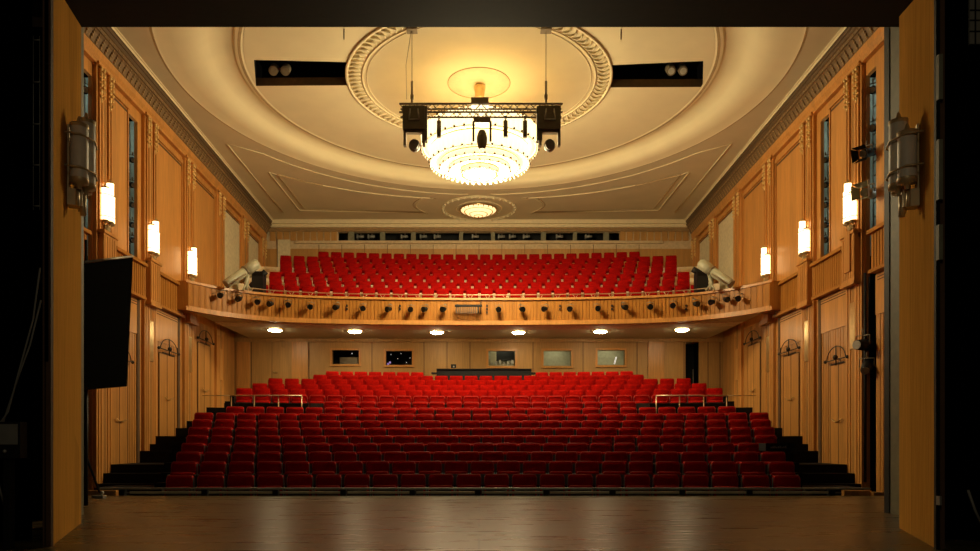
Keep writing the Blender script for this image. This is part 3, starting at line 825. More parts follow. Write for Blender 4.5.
for j in range(1):
    m_ = MB().mat('black'); m_.box(-.31, .31, -.2, .2, 0, .17); m_.mat('steel')
    for q in range(9): m_.box(-.2+q*.04, -.175+q*.04, -.206, -.2, .06, .06+.03+.01*(q % 3))
    tag(m_.build('projector', loc=(X(776, 16.1), 16.1, R(-.13))), 'black flat device with small pale lettering at the right end of the fourth row', 'projector')
    m_ = MB().mat('black'); m_.box(-.25, .25, -.15, .15, 0, R(-.13)+.51); tag(m_.build('equipment_stand', loc=(X(776, 16.1), 16.1, -.51)), 'black stand under the flat device at the right end of the fourth row', 'stand')

# ---------------------------------------------------------------- chandelier
def chandelier():
    c0 = (0.02, 22.0, 0)
    t = empty('chandelier', (.02, 22.0, R(9.5)), 'huge round crystal chandelier glowing in tiers under the ceiling', 'chandelier')
    tiers = [(1.76, 9.55, 9.02, 'chand'), (1.50, 9.02, 8.58, 'chand'), (1.20, 8.62, 8.45, 'chand2'), (.92, 8.48, 8.36, 'chand2'), (.58, 8.40, 8.27, 'chand3')]
    for i, (r, z1, z0, mt) in enumerate(tiers):
        m_ = MB().mat(mt); o0 = 9.5
        rn = tiers[i+1][0] if i < 4 else .40
        m_.lathe([(r*.97, z1-o0), (r, z1-o0-.05), (r*.98, z0-o0)], n=int(r*70)//2*2, zig=.025, smooth=False)
        m_.mat('chand2' if i < 3 else 'chand3')
        m_.lathe([(r*.96, z0-o0+.03), (rn*.95, z0-o0+.06)], n=48)
        ti_ = m_.build('crystal_tier', parent=t)
        b = MB().mat('brass')
        for zz, rr in ((z1-o0, r*1.0), (z0-o0, r*.985)):
            b.tube([(rr*math.cos(2*PI*k/60), rr*math.sin(2*PI*k/60), zz) for k in range(61)], .014, 5, cap=False)
        nb = max(12, int(r*22))
        for k in range(nb):
            a = 2*PI*k/nb; b.mat('taupe_dk'); b.ball((r*1.02*math.cos(a), r*1.02*math.sin(a), z0-o0+.0), .036, 6)
        if i == 0:
            for k in range(nb): a = 2*PI*k/nb; b.ball((r*1.03*math.cos(a), r*1.03*math.sin(a), z1-o0-.06), .03, 6)
        b.build('beaded_rim', parent=ti_)
        p = MB().mat('chand2')
        npd = int(r*34)
        for k in range(npd):
            a = 2*PI*k/npd; x, y = r*math.cos(a), r*math.sin(a)
            p.tube([(x, y, z0-o0), (x, y, z0-o0-.04), (x, y, z0-o0-.075)], .02, 5, radii=[.012, .025, .004])
        p.build('crystal_drops', parent=ti_)['kind'] = 'stuff'
    b = MB().mat('brass'); b.lathe([(.50, -1.22), (.56, -1.26), (.50, -1.27), (.47, -1.25)], n=40); b.ball((0, 0, -1.38), .06, 8)
    b.mat('chand3'); b.lathe([(.5, -1.25), (.25, -1.28), (.001, -1.30)], n=32)
    b.mat('brass'); b.lathe([(.24, -1.29), (.26, -1.31), (.22, -1.31)], n=32)
    b.build('bottom_dish', parent=t)
    b = MB().mat('brass'); b.tube([(0, 0, 0), (0, 0, 1.54)], .04, 10)
    for k in range(6):
        a = PI*k/3; b.tube([(1.7*math.cos(a), 1.7*math.sin(a), .03), (0, 0, .3)], .02, 5)
    b.build('stem', parent=t)
    b = MB().mat('gilt'); b.lathe([(.02, 1.08), (.13, 1.09), (.14, 1.12), (.155, 1.3), (.18, 1.42), (.17, 1.45), (.02, 1.45)], n=24); b.build('canopy_cup', parent=t)
    return t
chandelier()
# rear small dish light
t = empty('ceiling_light', (X(478.5, RC), RC, CEIL), 'small round crystal ceiling light in the plaster rosette near the rear wall', 'light')
b = MB().mat('brass'); b.lathe([(.60, 0), (.86, -.02), (.88, -.06), (.84, -.09), (.78, -.07)], n=48); b.mat('brass'); b.ball((0, 0, -.36), .04, 8)
for k in range(24): b.tube([(.86*math.cos(PI*k/12), .86*math.sin(PI*k/12), -.08), (.87*math.cos(PI*k/12), .87*math.sin(PI*k/12), -.17)], .018, 5)
b.build('rim', parent=t)
b = MB().mat('small'); b.lathe([(.80, -.06), (.74, -.12), (.66, -.15)], n=48); b.lathe([(.60, -.14), (.54, -.21), (.42, -.24)], n=40); b.lathe([(.38, -.23), (.32, -.30), (.15, -.34), (.001, -.35)], n=32); b.build('glass_bowl', parent=t)
b = MB().mat('brass')
for r, z in ((.64, -.15), (.40, -.24), (.2, -.335)): b.tube([(r*math.cos(2*PI*k/40), r*math.sin(2*PI*k/40), z) for k in range(41)], .018, 5, cap=False)
b.build('band', parent=t)

# ---------------------------------------------------------------- sconces
def sconce(loc, s, glass, label, group, h=1.0, yaw=0):
    """three glass tubes on a brass bracket; local +x points away from the wall"""
    t = empty('wall_sconce', loc, label, 'wall lamp', group, rz=yaw)
    for (x, y, z0, z1, r) in ((.17, 0, 0, h, .085), (.12, -.15, .0, h*.84, .085), (.12, .15, .0, h*.72, .085)):
        m_ = MB().mat(glass); m_.lathe([(.002, z0), (r*.9, z0), (r, z0+.02), (r, z1-.02), (r*.9, z1), (.002, z1)], (x, y, 0), 16, zig=.0); gt_ = m_.build('glass_tube', parent=t)
        b = MB().mat('brass_s')
        b.lathe([(r*1.06, z1-.03), (r*1.06, z1+.01), (.03, z1+.02), (.012, z1+.09), (.001, z1+.1)], (x, y, 0), 14); b.build('tube_cap', parent=gt_); b = MB().mat('brass_s')
        b.lathe([(r*1.06, z0+.03), (r*1.06, z0-.02), (.03, z0-.03), (.02, z0-.08)], (x, y, 0), 14)
        b.build('tube_foot', parent=gt_)
    b = MB().mat('brass_s')
    for z in (.12, h*.66):
        b.tube([(0, -.26, z), (.14, -.26, z), (.26, -.1, z), (.26, .1, z), (.14, .26, z), (0, .26, z)], .011, 6)
    b.mat('brass_s'); b.box(0, .02, -.05, .05, -.2, h*.9); b.box(.0, .14, -.07, .07, -.22, -.05); b.tube([(.14, 0, -.08), (.14, 0, -.3)], .03, 8)
    for y in (-.1, .1): b.tube([(.1, y, -.06), (.1, y, -.24)], .018, 6)
    b.build('bracket', parent=t)
    return t
nm = ('nearest the stage', 'in the middle of the three', 'nearest the balcony')
for s in (-1, 1):
    for i, (px, yb, yt) in enumerate(((104.5, 223, 183), (150.3, 254, 221), (189.3, 276, 247.5))):
        d = PIL[i]-.05
        p = W(s, d, .10, Z(yb, d))
        sconce(p, s, 'sconce', 'lit glass tube sconce on the %s wall, %s' % (SIDE[s], nm[i]), 'lit wall sconces', h=(yb-yt)*d/F, yaw=0 if s < 0 else PI)

# ---------------------------------------------------------------- proscenium
# left reveal: splayed veneer panel
def reveal(name, p0, p1, th, s, tz):
    mb = MB().mat('wood_pros')
    a, b = Vector((*p0, 0)), Vector((*p1, 0)); n = Vector((s*th, 0, 0))
    mb.hexa([a, b, b+n, a+n, a+Vector((0, 0, tz)), b+Vector((0, 0, tz)), b+n+Vector((0, 0, tz)), a+n+Vector((0, 0, tz))])
    return mb
LP0, LP1 = (-3.93, 6.63), (-4.74, 8.58)
RP0, RP1 = (4.10, 6.46), (4.71, 8.07)
mb = reveal('l', LP0, LP1, .06, -1, 7.0)
mb.mat('groove'); mb.box(-4.0, -3.925, 6.60, 6.64, 0, 7)
struct(mb.build('wall_proscenium_left'))
mb = reveal('r', RP0, RP1, .06, 1, 7.0)
mb.mat('groove'); mb.box(4.095, 4.16, 6.43, 6.47, 0, 7)
struct(mb.build('wall_proscenium_right'))
mb = MB().mat('beam')
za, zb_ = R(4.22), R(4.992)
mb.hexa([(-6, 6.45, za), (6.4, 6.45, za), (6.4, 8.6, zb_), (-6, 8.6, zb_), (-6, 6.45, za+1.6), (6.4, 6.45, za+1.6), (6.4, 8.6, za+1.6), (-6, 8.6, za+1.6)])
struct(mb.build('wall_proscenium_top'))
mb = MB().mat('greygreen'); mb.box(5.58, 5.66, 9.1, 9.78, 0, 7.5); mb.mat('black'); mb.box(5.57, 5.67, 9.78, 9.9, 0, 7.5)
struct(mb.build('wall_flat_right'))
mb = MB().mat('greygreen'); mb.box(-5.6, -5.27, 9.5, 9.6, 0, 7.5); struct(mb.build('wall_flat_left'))
# unlit sconces on the reveals
tl = (Vector(LP1)-Vector(LP0)).normalized(); tr_ = (Vector(RP1)-Vector(RP0)).normalized()
def on_rev(p0, t_, px):
    best = min((abs(X(px, p0[1]+t_.y*k*.01)-(p0[0]+t_.x*k*.01)), k) for k in range(260)); k = best[1]*.01
    return p0[0]+t_.x*k, p0[1]+t_.y*k
x, y = on_rev(LP0, tl, 67); ang = math.atan2(tl.y, tl.x)
sconce((x+.01, y, Z(185, y)), -1, 'lampgrey', 'unlit grey glass tube sconce on the left proscenium panel', 'unlit proscenium sconces', h=66*y/F, yaw=ang-PI/2)
x, y = on_rev(RP0, tr_, 919); ang = math.atan2(tr_.y, tr_.x)
sconce((x-.01, y, Z(185, y)), 1, 'lampgrey', 'unlit grey glass tube sconce on the right proscenium panel', 'unlit proscenium sconces', h=66*y/F, yaw=ang+PI/2)
# stage floor
mb = MB().mat('stage'); mb.box(-10, 10, -3, 13.2, -.12, 0); mb.mat('black'); mb.box(-9.6, 9.6, 13.2, 13.25, -.6, -.02)
struct(mb.build('floor'))
# low rail along the front of the pit
t = empty('front_rail', (0, 13.34, -.5), 'long low dark rail running along the front edge of the stage', 'rail')
b = MB().mat('steel'); b.box(X(100, 13.34), X(870, 13.34), -.03, .03, Z(489.4, 13.34)+.5, Z(487.8, 13.34)+.5); b.build('top_rail', parent=t)
for px in (122.6, 205, 275.7, 343.5, 412.4, 477.8, 546, 612, 682, 749, 831):
    b = MB().mat('black'); x = X(px, 13.34); b.box(x-.05, x+.05, -.05, .05, 0, Z(489.6, 13.34)+.5); b.build('post', parent=t)
b = MB().mat('palepanel')
pp = (126, 205, 275.7, 343.5, 412.4, 477.8, 546, 612, 682, 749, 831)
for i in range(len(pp)-1): b.box(X(pp[i]+4, 13.34), X(pp[i+1]-3, 13.34), -.015, .015, Z(493.6, 13.34)+.5, Z(491.4, 13.34)+.5)
b.build('lower_board', parent=t)
for s, (a, c_) in ((-1, (90, 118)), (1, (842, 869))):
    b = MB().mat('wood_lo'); b.box(X(a, 13.5), X(c_, 13.5), 13.42, 13.52, -.5, Z(490.2, 13.5))
    tag(b.build('end_block'), 'small wooden block closing the %s end of the low front rail' % SIDE[s], 'block')
b = MB().mat('wood'); b.box(X(870.5, 13.4), X(886, 13.4), 13.3, 13.45, -.3, Z(492, 13.4)); tag(b.build('plinth_board'), 'honey wood plinth board on the floor beyond the right end of the rail', 'board')

# ---------------------------------------------------------------- stage sides
for s in (-1, 1):
    mb = MB().mat('cloth'); pts0 = []; pts1 = []
    xi = -4.30 if s < 0 else 4.47
    yy = 6.9
    for i in range(60):
        x = xi+s*i*.09; y = yy+.06*math.sin(i*1.1)
        pts0.append((x, y, .02)); pts1.append((x, y, 8.2))
    mb.strip(pts0, pts1)
    pts0 = [(a, b+.03, c) for a, b, c in pts0]; pts1 = [(a, b+.03, c) for a, b, c in pts1]; mb.strip(pts0, pts1)
    tag(mb.build('stage_curtain'), 'black stage drape hanging at the %s of the stage' % SIDE[s], 'curtain')
b = MB().mat('greygreen'); dd = 6.62; b.box(X(45.8, dd), X(49.8, dd), dd-.02, dd+.02, Z(362, dd), 6.2)
b.mat('black')
for py in (65, 162, 227): b.box(X(45.8, dd), X(49.8, dd), dd-.022, dd, Z(py+.8, dd), Z(py-.8, dd))
b.box(X(46, dd), X(47, dd), dd-.02, dd+.02, 0, Z(362, dd))
tag(b.build('guide_track'), 'slim grey green vertical track beside the left proscenium panel', 'track')
b = MB().mat('greygreen'); dd = 6.38
for y0, y1 in ((55, 100), (140, 200), (225, 260)): b.box(X(937.5, dd), X(941.5, dd), dd-.02, dd+.02, Z(y1, dd), Z(y0, dd))
b.mat('black'); b.box(X(937.5, dd), X(941.5, dd), dd+.02, dd+.05, 0, 6.2); b.mat('steel'); b.box(X(937.5, dd), X(939.5, dd), dd-.03, dd+.02, Z(505, dd), Z(496, dd))
tag(b.build('guide_track'), 'slim black vertical track with grey segments beside the right proscenium panel', 'track')
M['cable'] = plain('grey cable', (.22, .21, .18), .6)
for i, pts in enumerate(([(40, 268), (33, 320), (22, 360), (8, 412), (-12, 440)], [(41, 300), (30, 345), (20, 372), (4, 420), (-8, 455)], [(-5, 470), (4, 505), (14, 545)], [(-4, 412), (10, 452), (26, 456)])):
    b = MB().mat('cable'); b.tube([P(x, y, 6.5+.02*i) for x, y in pts], .008, 6)
    tag(b.build('cable'), ('thick grey cable slanting down the black left drape', 'thinner grey cable running parallel below the first on the left drape', 'short cable near the floor at the far left', 'drooping cable loop at the lower left of the drape')[i], 'cable')
b = MB().mat('cable'); b.tube([P(968, 490, 6.4), P(975, 510, 6.4), P(982, 525, 6.4)], .012, 6); tag(b.build('cable'), 'short grey cable near the floor at the far right', 'cable')
b = MB().mat('cable')
b.box(X(968.5, 6.6), X(985, 6.6), 6.58, 6.6, Z(45, 6.6), Z(0, 6.6))
b.mat('black')
for y in (12, 22, 33): b.box(X(968, 6.6), X(985, 6.6), 6.57, 6.58, Z(y+.6, 6.6), Z(y-.6, 6.6))
b.box(X(973, 6.6), X(974, 6.6), 6.57, 6.58, Z(45, 6.6), Z(0, 6.6))
tag(b.build('wall_grille'), 'dim grid of small panes high at the far right', 'grille')
b = MB().mat('cable')
for y in (40, 82, 124, 165, 206): b.tube([P(33, y, 6.75), P(40, y, 6.75)], .006, 5)
for q in (33.3, 39.7): b.tube([P(q, 36, 6.76), P(q, 210, 6.76)], .003, 5)
tag(b.build('rope_ladder'), 'faint dark ladder on the black drape at upper left', 'ladder')
b = MB().mat('black'); c = P(8, 440, 6.4)
b.box(c.x-.12, c.x+.14, c.y-.05, c.y+.05, c.z-.16, c.z+.16); b.mat('cable'); b.box(c.x-.05, c.x+.12, c.y-.056, c.y-.05, c.z-.04, c.z+.14)
b.mat('steel'); b.ball((c.x+.01, c.y-.06, c.z-.1), .018, 6)
b.mat('black'); b.box(c.x-.03, c.x+.03, c.y-.02, c.y+.05, 0, c.z-.16)
tag(b.build('control_box'), 'dark control box on a post at the far left of the stage', 'box')

# black hanging screen at left with its pole
t = empty('hanging_screen', P(108, 323, 11.0), 'large black flat screen standing before the left wall by the proscenium', 'screen')
o_ = Vector(t.location)
b = MB().mat('screen')
c4 = [P(81, 390, 10.6), P(127, 386, 11.5), P(133, 257, 11.6), P(81, 264, 10.6)]
nrm = Vector((-.05, .09, 0))
b.hexa([c4[0]-o_, c4[1]-o_, c4[1]-o_+nrm, c4[0]-o_+nrm, c4[3]-o_, c4[2]-o_, c4[2]-o_+nrm, c4[3]-o_+nrm]); b.build('panel', parent=t)
b = MB().mat('black'); b.tube([P(86, 392, 10.8)-o_, P(86, 450, 10.8)-o_, Vector((P(86, 450, 10.8).x, 10.8, 0.02))-o_], .03, 8); b.tube([P(80, 440, 10.9)-o_, P(99.5, 492, 11.6)-o_], .02, 6)
b.tube([P(86, 240, 10.8)-o_, P(86, 392, 10.8)-o_], .02, 6)
b.build('stand', parent=t)
b = MB().mat('steel'); b.tube([P(84, 262, 10.58)-o_, P(133, 256.2, 11.56)-o_], .02, 6); b.build('top_bar', parent=t)
b = MB().mat('steel'); c = P(99, 494, 12.6); b.box(c.x-.1, c.x+.1, c.y-.06, c.y+.06, 0, .05); b.ball((c.x+.05, c.y, .09), .04, 8); tag(b.build('floor_plate'), 'small metal foot plate on the stage floor below the black screen', 'plate')

# ---------------------------------------------------------------- truss and moving heads
TD = 19.1
tz = Z(110.6, TD)
t = empty('lighting_truss', (X(481, TD), TD, tz), 'horizontal metal lighting truss hung on two cables before the chandelier', 'truss')
hx = (562-400)*TD/F/2
for dy, dz in ((-.15, .11), (.15, .11), (-.15, -.11), (.15, -.11)):
    b = MB().mat('metal'); b.tube([(-hx, dy, dz), (hx, dy, dz)], .028, 8); b.build('chord', parent=t)
b = MB().mat('metal')
n = 20
for i in range(n):
    a = -hx+2*hx*i/n; c = -hx+2*hx*(i+1)/n; m0, m1 = (-.11, .11) if i % 2 else (.11, -.11)
    for dy in (-.15, .15): b.tube([(a, dy, m0), (c, dy, m1)], .013, 5)
    for dz in (-.11, .11): b.tube([(a, -.15 if i % 2 else .15, dz), (c, .15 if i % 2 else -.15, dz)], .011, 5)
b.build('lattice', parent=t)
b = MB().mat('metal'); b.box(-.26, .2, -.2, .2, .10, .26); b.box(-.05, .0, -.05, .05, .26, .33); b.build('junction_box', parent=t)
for px in (412, 546):
    x = X(px, TD)-t.location.x
    b = MB().mat('metal'); b.tube([(x, 0, .2), (x, 0, .78)], .03, 6); b.tube([(x, 0, .3), (x, 0, .42)], .045, 8); b.tube([(x, 0, .72), (x, 0, REC-tz-.04)], .01, 5)
    if px == 412: b.tube([(x-.14, 0, .3), (x-.16, 0, 1.2), (x-.02, 0, REC-tz-.05)], .007, 5)
    b.box(x-.14, x+.14, -.12, .12, REC-tz-.08, REC-tz-.03); b.build('suspension_cable', parent=t)
def moving_head(px, top, label, mir=1, centre=False):
    t = empty('moving_head_light', (X(px, TD-.1), TD-.1, Z(top, TD)), label, 'spotlight', 'moving head lights on the truss')
    u = TD/F
    if centre:
        b = MB().mat('metal'); b.box(-8.5*u, 8.5*u, -.12, .12, -.12, .0); 
        for q in (-4, 4): b.tube([(q*u, 0, 0), (q*u, 0, .16)], .02, 6)
        b.build('base', parent=t)
        b = MB().mat('metal')
        for q in (-1, 1): b.box(q*8.5*u-.03, q*8.5*u+.03, -.06, .06, -.60, -.06)
        b.build('yoke', parent=t)
        b = MB().mat('metal'); rg = []
        for i in range(9):
            tt = i/8; r = .14*math.sin(PI*(.12+.76*tt))**.6; rg.append([(r*math.cos(2*PI*k/14), r*math.sin(2*PI*k/14)*.9-.0, -.28-.5*tt) for k in range(14)])
        b.loft(rg); n = len(b.v); b.face([n-14+i for i in range(14)]); b.face(list(range(14))); b.build('lamp_head', parent=t)
        return
    b = MB().mat('rig'); b.box(-.30, .28, -.14, .14, -.62, 0); b.mat('rig'); b.box(mir*.20, mir*.20+mir*.14, -.1, .1, -.90, 0) if mir > 0 else b.box(-.34, -.20, -.1, .1, -.90, 0)
    b.mat('steel')
    for q in (-.1, .1): b.tube([(q, -.16, -.1), (q*1.3, -.16, -.38)], .022, 6)
    b.tube([(-.14, -.16, -.38), (.14, -.16, -.38)], .02, 6); b.build('base', parent=t)
    b = MB().mat('metal')
    for q in (-1, 1): b.box(q*.25-.035, q*.25+.035, -.07, .07, -1.02, -.6)
    b.box(-.25, .25, -.07, .07, -.68, -.58)
    yo_ = b.build('yoke', parent=t)
    b = MB().mat('rig'); b.ball((0, 0, -1.0), .155, 12, (1, 1.1, 1.05)); b.mat('steel'); b.tube([(0, -.12, -1.03), (0, -.19, -1.05)], .12, 12); b.build('lamp_head', parent=yo_)
moving_head(414.5, 109.5, 'dark moving head spotlight at the left end of the hanging truss', 1)
moving_head(549.5, 109.5, 'dark moving head spotlight at the right end of the hanging truss', -1)
moving_head(482, 121.5, 'slim moving head spotlight under the middle of the hanging truss', 1, True)
for px, lb in ((439, 'first'), (505.5, 'second'), (525, 'third')):
    t = empty('truss_spotlight', P(px, 121, TD), 'short dark cylindrical lamp under the truss, %s from the left' % lb, 'spotlight', 'small lamps under the truss')
    b = MB().mat('metal'); b.tube([(0, 0, 0), (0, 0, -.44)], .06, 10); b.build('housing', parent=t)
    b = MB().mat('metal'); b.tube([(0, 0, 0), (0, 0, .14)], .02, 6); b.box(-.04, .04, -.05, .05, .06, .12); b.build('clamp', parent=t)

# ---------------------------------------------------------------- balcony front spotlights
spots = [(221, 295), (239, 298.5), (257, 301.5), (270.7, 303.5), (288, 304.5), (310.8, 306.5), (336.5, 307), (363, 308), (388.8, 308.8), (410.8, 309), (424.8, 309), (443.6, 309),
         (498.8, 309), (521.8, 309), (545, 308.6), (570.4, 308.5), (597.4, 308), (624.3, 307), (650, 306.5), (673, 305), (696, 303.7), (712, 301.7), (726, 299.2), (738.7, 298)]
def make_spot():
    t = empty('parapet_spotlight')
    b = MB().mat('black'); b.tube([(0, .10, .02), (0, -.12, -.04)], .1, 12, radii=[.07, .105]); b.build('housing', parent=t)
    b = MB().mat('glassdark'); b.tube([(0, -.115, -.036), (0, -.13, -.041)], .09, 12); b.build('lens', parent=t)
    b = MB().mat('metal'); b.tube([(-.125, 0, 0), (-.125, 0, .14), (.125, 0, .14), (.125, 0, 0)], .012, 6); b.tube([(0, 0, .14), (0, .1, .20), (0, .22, .20)], .014, 6); b.build('bracket', parent=t)
    return t
sp = make_spot()
for i, (px, py) in enumerate(spots):
    o = sp if i == 0 else copy_tree(sp)
    x = X(px, 26)
    def off(x): sl = (bd(x+.01)-bd(x-.01))/.02; return .26*math.sqrt(1+sl*sl)
    for _ in range(30): x = X(px, bd(x)-off(x))
    d = bd(x)-off(x); o.location = (x, d, Z(py, d)); o.rotation_euler.z = random.uniform(-.5, .5)-.03*x
    o['label'] = 'small black spotlight on the balcony front, %s' % (('number %s from the left end' % ('one two three four five six seven eight nine ten eleven twelve'.split()[i])) if i < 12 else ('number %s from the right end' % ('one two three four five six seven eight nine ten eleven twelve'.split()[23-i])))
    o['category'] = 'spotlight'; o['group'] = 'spotlights along the balcony front'
d = 26.0
t = empty('bar_fitting', P(468.5, 306, d), 'dark bar with hanging grey fins on the balcony front below the middle', 'light fitting')
b = MB().mat('black'); b.box(-.49, .49, -.08, .02, -.03, .04); b.tube([(.44, -.05, .15), (.44, -.05, -.3)], .02, 6); b.tube([(.36, -.05, 0), (.36, -.05, -.26)], .015, 6); b.build('bar', parent=t)
b = MB().mat('taupe_dk')
for q in range(12): b.box(-.46+q*.07, -.42+q*.07, -.05, -.04, -.28, -.04)
b.build('fins', parent=t)
b = MB().mat('metal'); b.tube([(-.4, 0, 0), (-.4, .2, .1)], .015, 6); b.tube([(.4, 0, 0), (.4, .2, .1)], .015, 6); b.build('bracket', parent=t)
cl = []
for i, px in enumerate((347, 400, 487, 560, 612, 686)):
    x = X(px, 26); 
    for _ in range(8): x = X(px, bd(x)-.03)
    d = bd(x)-.03
    b = MB().mat('black')
    for q in range(3 if px == 487 else 2): b.box(-.03, .03, -.03, 0, .02-.12*q, .1-.12*q)
    o = b.build('socket_plate', loc=(x, d, Z(307.5, d))); o.rotation_euler.z = -.02*x
    tag(o, 'small black socket on the balcony front, %s of six from the left' % words[i], 'socket', 'sockets on the balcony front')

# ---------------------------------------------------------------- follow spots on the balcony
for s in (-1, 1):
    pf = P(240 if s < 0 else 729, 281, 24.6)
    t = empty('follow_spot', (pf.x, pf.y, R(5.36)), 'large beige follow spotlight tilted down at the %s end of the balcony' % SIDE[s], 'spotlight', 'follow spots')
    u = 24.6/F
    def L(px, py, dy=0):
        q = P(px if s < 0 else 2*CX-px-.5, py, 24.6+dy); return q-Vector(t.location)
    b = MB().mat('beigemetal')
    b.tube([L(226, 284, -.3), L(228, 282.5, -.25), L(249, 269, .15)], .2, 14, radii=[.13, .15, .17]); b.build('barrel', parent=t)
    b = MB().mat('beigemetal'); b.tube([L(246, 271, .1), L(250, 268, .15), L(255, 264.5, .25), L(257, 263, .3)], .3, 6, radii=[.19, .21, .21, .17]); b.build('lamp_house', parent=t)
    b = MB().mat('metal'); b.tube([L(225.5, 284.4, -.31), L(227.5, 283, -.27)], .15, 14); b.tube([L(245, 271.7, .08), L(246, 271, .1)], .2, 12)
    b.tube([L(231, 284, -.4), L(246, 274, -.12)], .03, 6); b.build('front_ring', parent=t)
    b = MB().mat('beigemetal'); top = L(247, 274, .1)
    b.tube([top, L(246.5, 283, .1), L(246.5, 290, .1)], .07, 8, radii=[.12, .09, .05])
    b.tube([L(246.5, 283, .1), L(243, 290, -.1)], .03, 6); b.tube([L(246.5, 283, .1), L(251, 290, .3)], .03, 6); b.build('stand', parent=t)
    # black equipment beside it
    c = P(259 if s < 0 else 701, 277, 25.9)
    b = MB().mat('black'); b.box(-.2, .2, -.2, .2, -.6, .16); b.mat('carpet'); b.box(-.18, .18, -.22, -.2, .0, .14)
    pts = [(-s*.3+s*k*.13, 0, .28-.07*k-(.02*k*k if k > 3 else 0)) for k in range(7)] if s > 0 else [(s*(-.25)+s*k*.1, 0, .2-.1*k) for k in range(7)]
    b.mat('black'); b.tube(pts, .11, 8)
    tag(b.build('equipment_case', loc=c), 'black draped equipment box beside the %s follow spotlight' % SIDE[s], 'box')

# ---------------------------------------------------------------- lamps in the wall slots
def theatre_lamp(loc, yaw, pitch, label, group, mat='black', sc=1.0, barn=False):
    t = empty('slot_spotlight', loc, label, 'spotlight', group, rz=yaw)
    def rot(p): q = Vector(p)*sc; return Vector((q.x*math.cos(pitch)-q.z*math.sin(pitch), q.y, q.x*math.sin(pitch)+q.z*math.cos(pitch)))
    b = MB().mat(mat); b.tube([rot((-.22, 0, 0)), rot((-.2, 0, 0)), rot((.0, 0, 0)), rot((.2, 0, 0))], .12, 12, radii=[.06*sc, .12*sc, .12*sc, .1*sc])
    if barn:
        for a in range(4):
            c_, s_ = math.cos(a*PI/2), math.sin(a*PI/2)
            pts = [(.2, .12*c_-.12*s_, .12*s_+.12*c_), (.2, .12*c_+.12*s_, .12*s_-.12*c_), (.42, .2*c_+.18*s_, .2*s_-.18*c_), (.42, .2*c_-.18*s_, .2*s_+.18*c_)]
            b.quad(*[rot(p) for p in pts]); b.quad(*[rot((p[0]+.01, p[1]*1.03, p[2]*1.03)) for p in pts])
    b.build('housing', parent=t)
    b = MB().mat('steel'); b.tube([rot((.2, 0, 0)), rot((.215, 0, 0))], .09*sc, 12); b.build('lens', parent=t)
    b = MB().mat('metal'); b.tube([rot((0, -.15, 0)), Vector((0, -.15*sc, .2*sc)), Vector((0, .15*sc, .2*sc)), rot((0, .15, 0))], .014, 6); b.tube([(0, 0, .2*sc), (0, 0, .34*sc)], .02, 6); b.build('bracket', parent=t)
for s in (-1, 1):
    # ladder that carries them
    for i, (a, b_) in enumerate(SLOTS):
        lad = MB().mat('steel'); z0, z1 = R(5.3), R(9.6)
        for dd in (b_+.12, b_+.6): lad.tube([W(s, dd, -.5, z0), W(s, dd, -.5, z1)], .025, 6)
        for q in range(12): zz = z0+.3+q*.36; lad.tube([W(s, b_+.12, -.5, zz), W(s, b_+.6, -.5, zz)], .016, 5)
        tag(lad.build('lamp_ladder'), 'steel ladder frame carrying spotlights in the %s slot of the %s wall' % (('first', 'second')[i], SIDE[s]), 'ladder')
        for j, py in enumerate((90, 128, 152, 195) if i == 0 else (160, 185, 205, 225, 240)):
            dd = b_+(.12 if i == 0 else .2); z = Z(py, dd)
            theatre_lamp(W(s, dd, -.24, z), (-.9 if s < 0 else PI+.9), -.35, 'black spotlight in the %s slot of the %s wall, %s from the top' % (('first', 'second')[i], SIDE[s], words[j]), 'spotlights in the %s wall slots' % SIDE[s], sc=.85 if i == 0 else .7)
theatre_lamp(W(1, 17.95, .14, Z(153, 17.95)), PI+.6, -.3, 'large black spotlight leaning out of the right wall above the first sconce', None, sc=.9, barn=True)
theatre_lamp(W(1, 17.9, .12, Z(193, 17.9)), PI+.6, -.1, 'grey spotlight with open barn doors beside the first right sconce', None, mat='beigemetal', sc=1.0, barn=True)
# projector arm & black lamps low on the right wall, with pipe
t = empty('wall_pipe', W(1, 18.0, .15, 0), 'thin black vertical pipe with a cable on the right wall dark recess', 'pipe')
b = MB().mat('black'); b.tube([(0, 0, 0), (0, 0, R(4.3))], .035, 8); b.tube([(.1, 0, 3), (.1, 0, R(4.2))], .02, 6); b.build('pipe', parent=t)
theatre_lamp(W(1, 17.9, .26, Z(345, 17.9)), PI+.5, -.05, 'black spotlight clamped low on the right wall pipe', None, sc=1.2)
theatre_lamp(W(1, 17.9, .16, Z(367, 17.9)), PI+.9, -.5, 'second black spotlight just below the clamped one on the right wall', None, sc=1.1)
b = MB().mat('wood_lo'); wbox(b, 1, 18.5, 18.8, .14, .30, Z(272, 18.6), Z(231, 18.6)); tag(b.build('loudspeaker_column'), 'brown wood box below the first sconce on the right wall', 'box')

# small wooden box parapet end already modelled; thin stanchion hooks on ceiling
b = MB().mat('black'); b.box(X(344.5, 20), X(345.5, 20), 19.9, 20.0, REC-.02, REC); 
for px in (344, 621):
    d = 11.05*F/(HY-34)
    b = MB().mat('iron'); b.box(-.012, .012, -.25, .25, -.01, 0); ob_ = b.build('ceiling_slit', loc=(X(px, d), d, REC)); ob_.rotation_euler.z = -math.atan((px-CX)/F); tag(ob_, 'tiny dark slit in the ceiling on the %s of the ring' % ('left' if px < 400 else 'right'), 'slit')
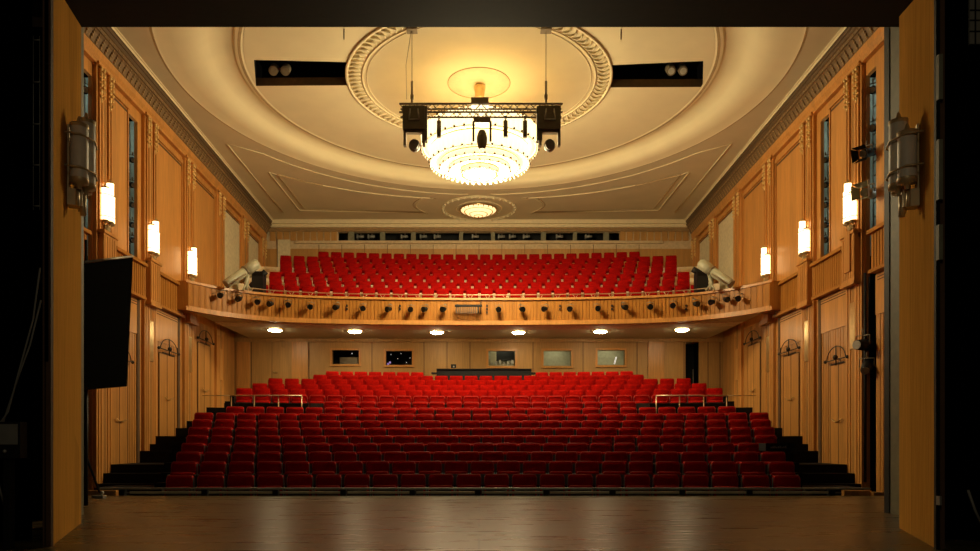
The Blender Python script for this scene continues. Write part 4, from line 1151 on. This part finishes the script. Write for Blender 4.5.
# lamps in the ceiling openings
for i, p in enumerate(SL):
    for j in range(2):
        x = p[0][0]+(.25+.36*j) if i == 0 else p[1][0]-(.3+.36*j)
        b = MB().mat('metal'); b.tube([(x, 21.9, REC+.42), (x, 21.7, REC+.22)], .14, 12); b.mat('lampgrey' if i else 'metal'); b.tube([(x, 21.7, REC+.22), (x, 21.69, REC+.21)], .10, 12)
        tag(b.build('bridge_spotlight'), 'dark spotlight inside the %s ceiling opening, %s from its outer end' % (('left', 'right')[i], words[j]), 'spotlight', 'spotlights in the ceiling openings')
    b = MB().mat('metal'); b.tube([(p[0][0] if i == 0 else p[0][0], 21.5, REC+.5), (p[1][0], 21.5, REC+.5)], .03, 6); tag(b.build('bridge_bar'), 'metal bar across the %s ceiling opening' % ('left', 'right')[i], 'bar')

# ---------------------------------------------------------------- lights
def light(name, kind, loc, e, col, size=.3, rot=None, **k):
    l = bpy.data.lights.new(name, kind); l.energy = e; l.color = col
    if kind == 'AREA': l.size = size
    elif kind == 'POINT': l.shadow_soft_size = size
    o = bpy.data.objects.new(name, l); C.objects.link(o); o.location = loc
    if rot: o.rotation_euler = rot
    return o
for s in (-1, 1):
    for i, (a, b_) in enumerate(SLOTS):
        light('slot_work_light', 'POINT', W(s, (a+b_)/2+.15, -.9, R(9.2)), 16, (.85, 1, .9), .1)
        light('slot_work_light', 'POINT', W(s, (a+b_)/2+.15, -.9, R(6.6)), 10, (.85, 1, .9), .1)
sp_ = bpy.data.lights.new('chandelier_glow', 'POINT'); sp_.energy = 4800; sp_.color = (1, .82, .47); sp_.shadow_soft_size = 1.0
so = bpy.data.objects.new('chandelier_glow', sp_); C.objects.link(so); so.location = (.02, 22.0, R(7.9))
S.cycles.diffuse_bounces = 8; S.cycles.max_bounces = 12; S.cycles.sample_clamp_indirect = 6
light('added_stage_light', 'POINT', (.3, .3, 4.2), 190, (1, .84, .56), .5)  # unseen lamp added on the stage side so the proscenium panels catch light
wd = bpy.data.worlds.new('world'); S.world = wd; wd.use_nodes = True
bg = wd.node_tree.nodes['Background']; bg.inputs[0].default_value = (1, .75, .5, 1); bg.inputs[1].default_value = .003
print('stalls individual seats', n_seats, 'rest', len(rest))
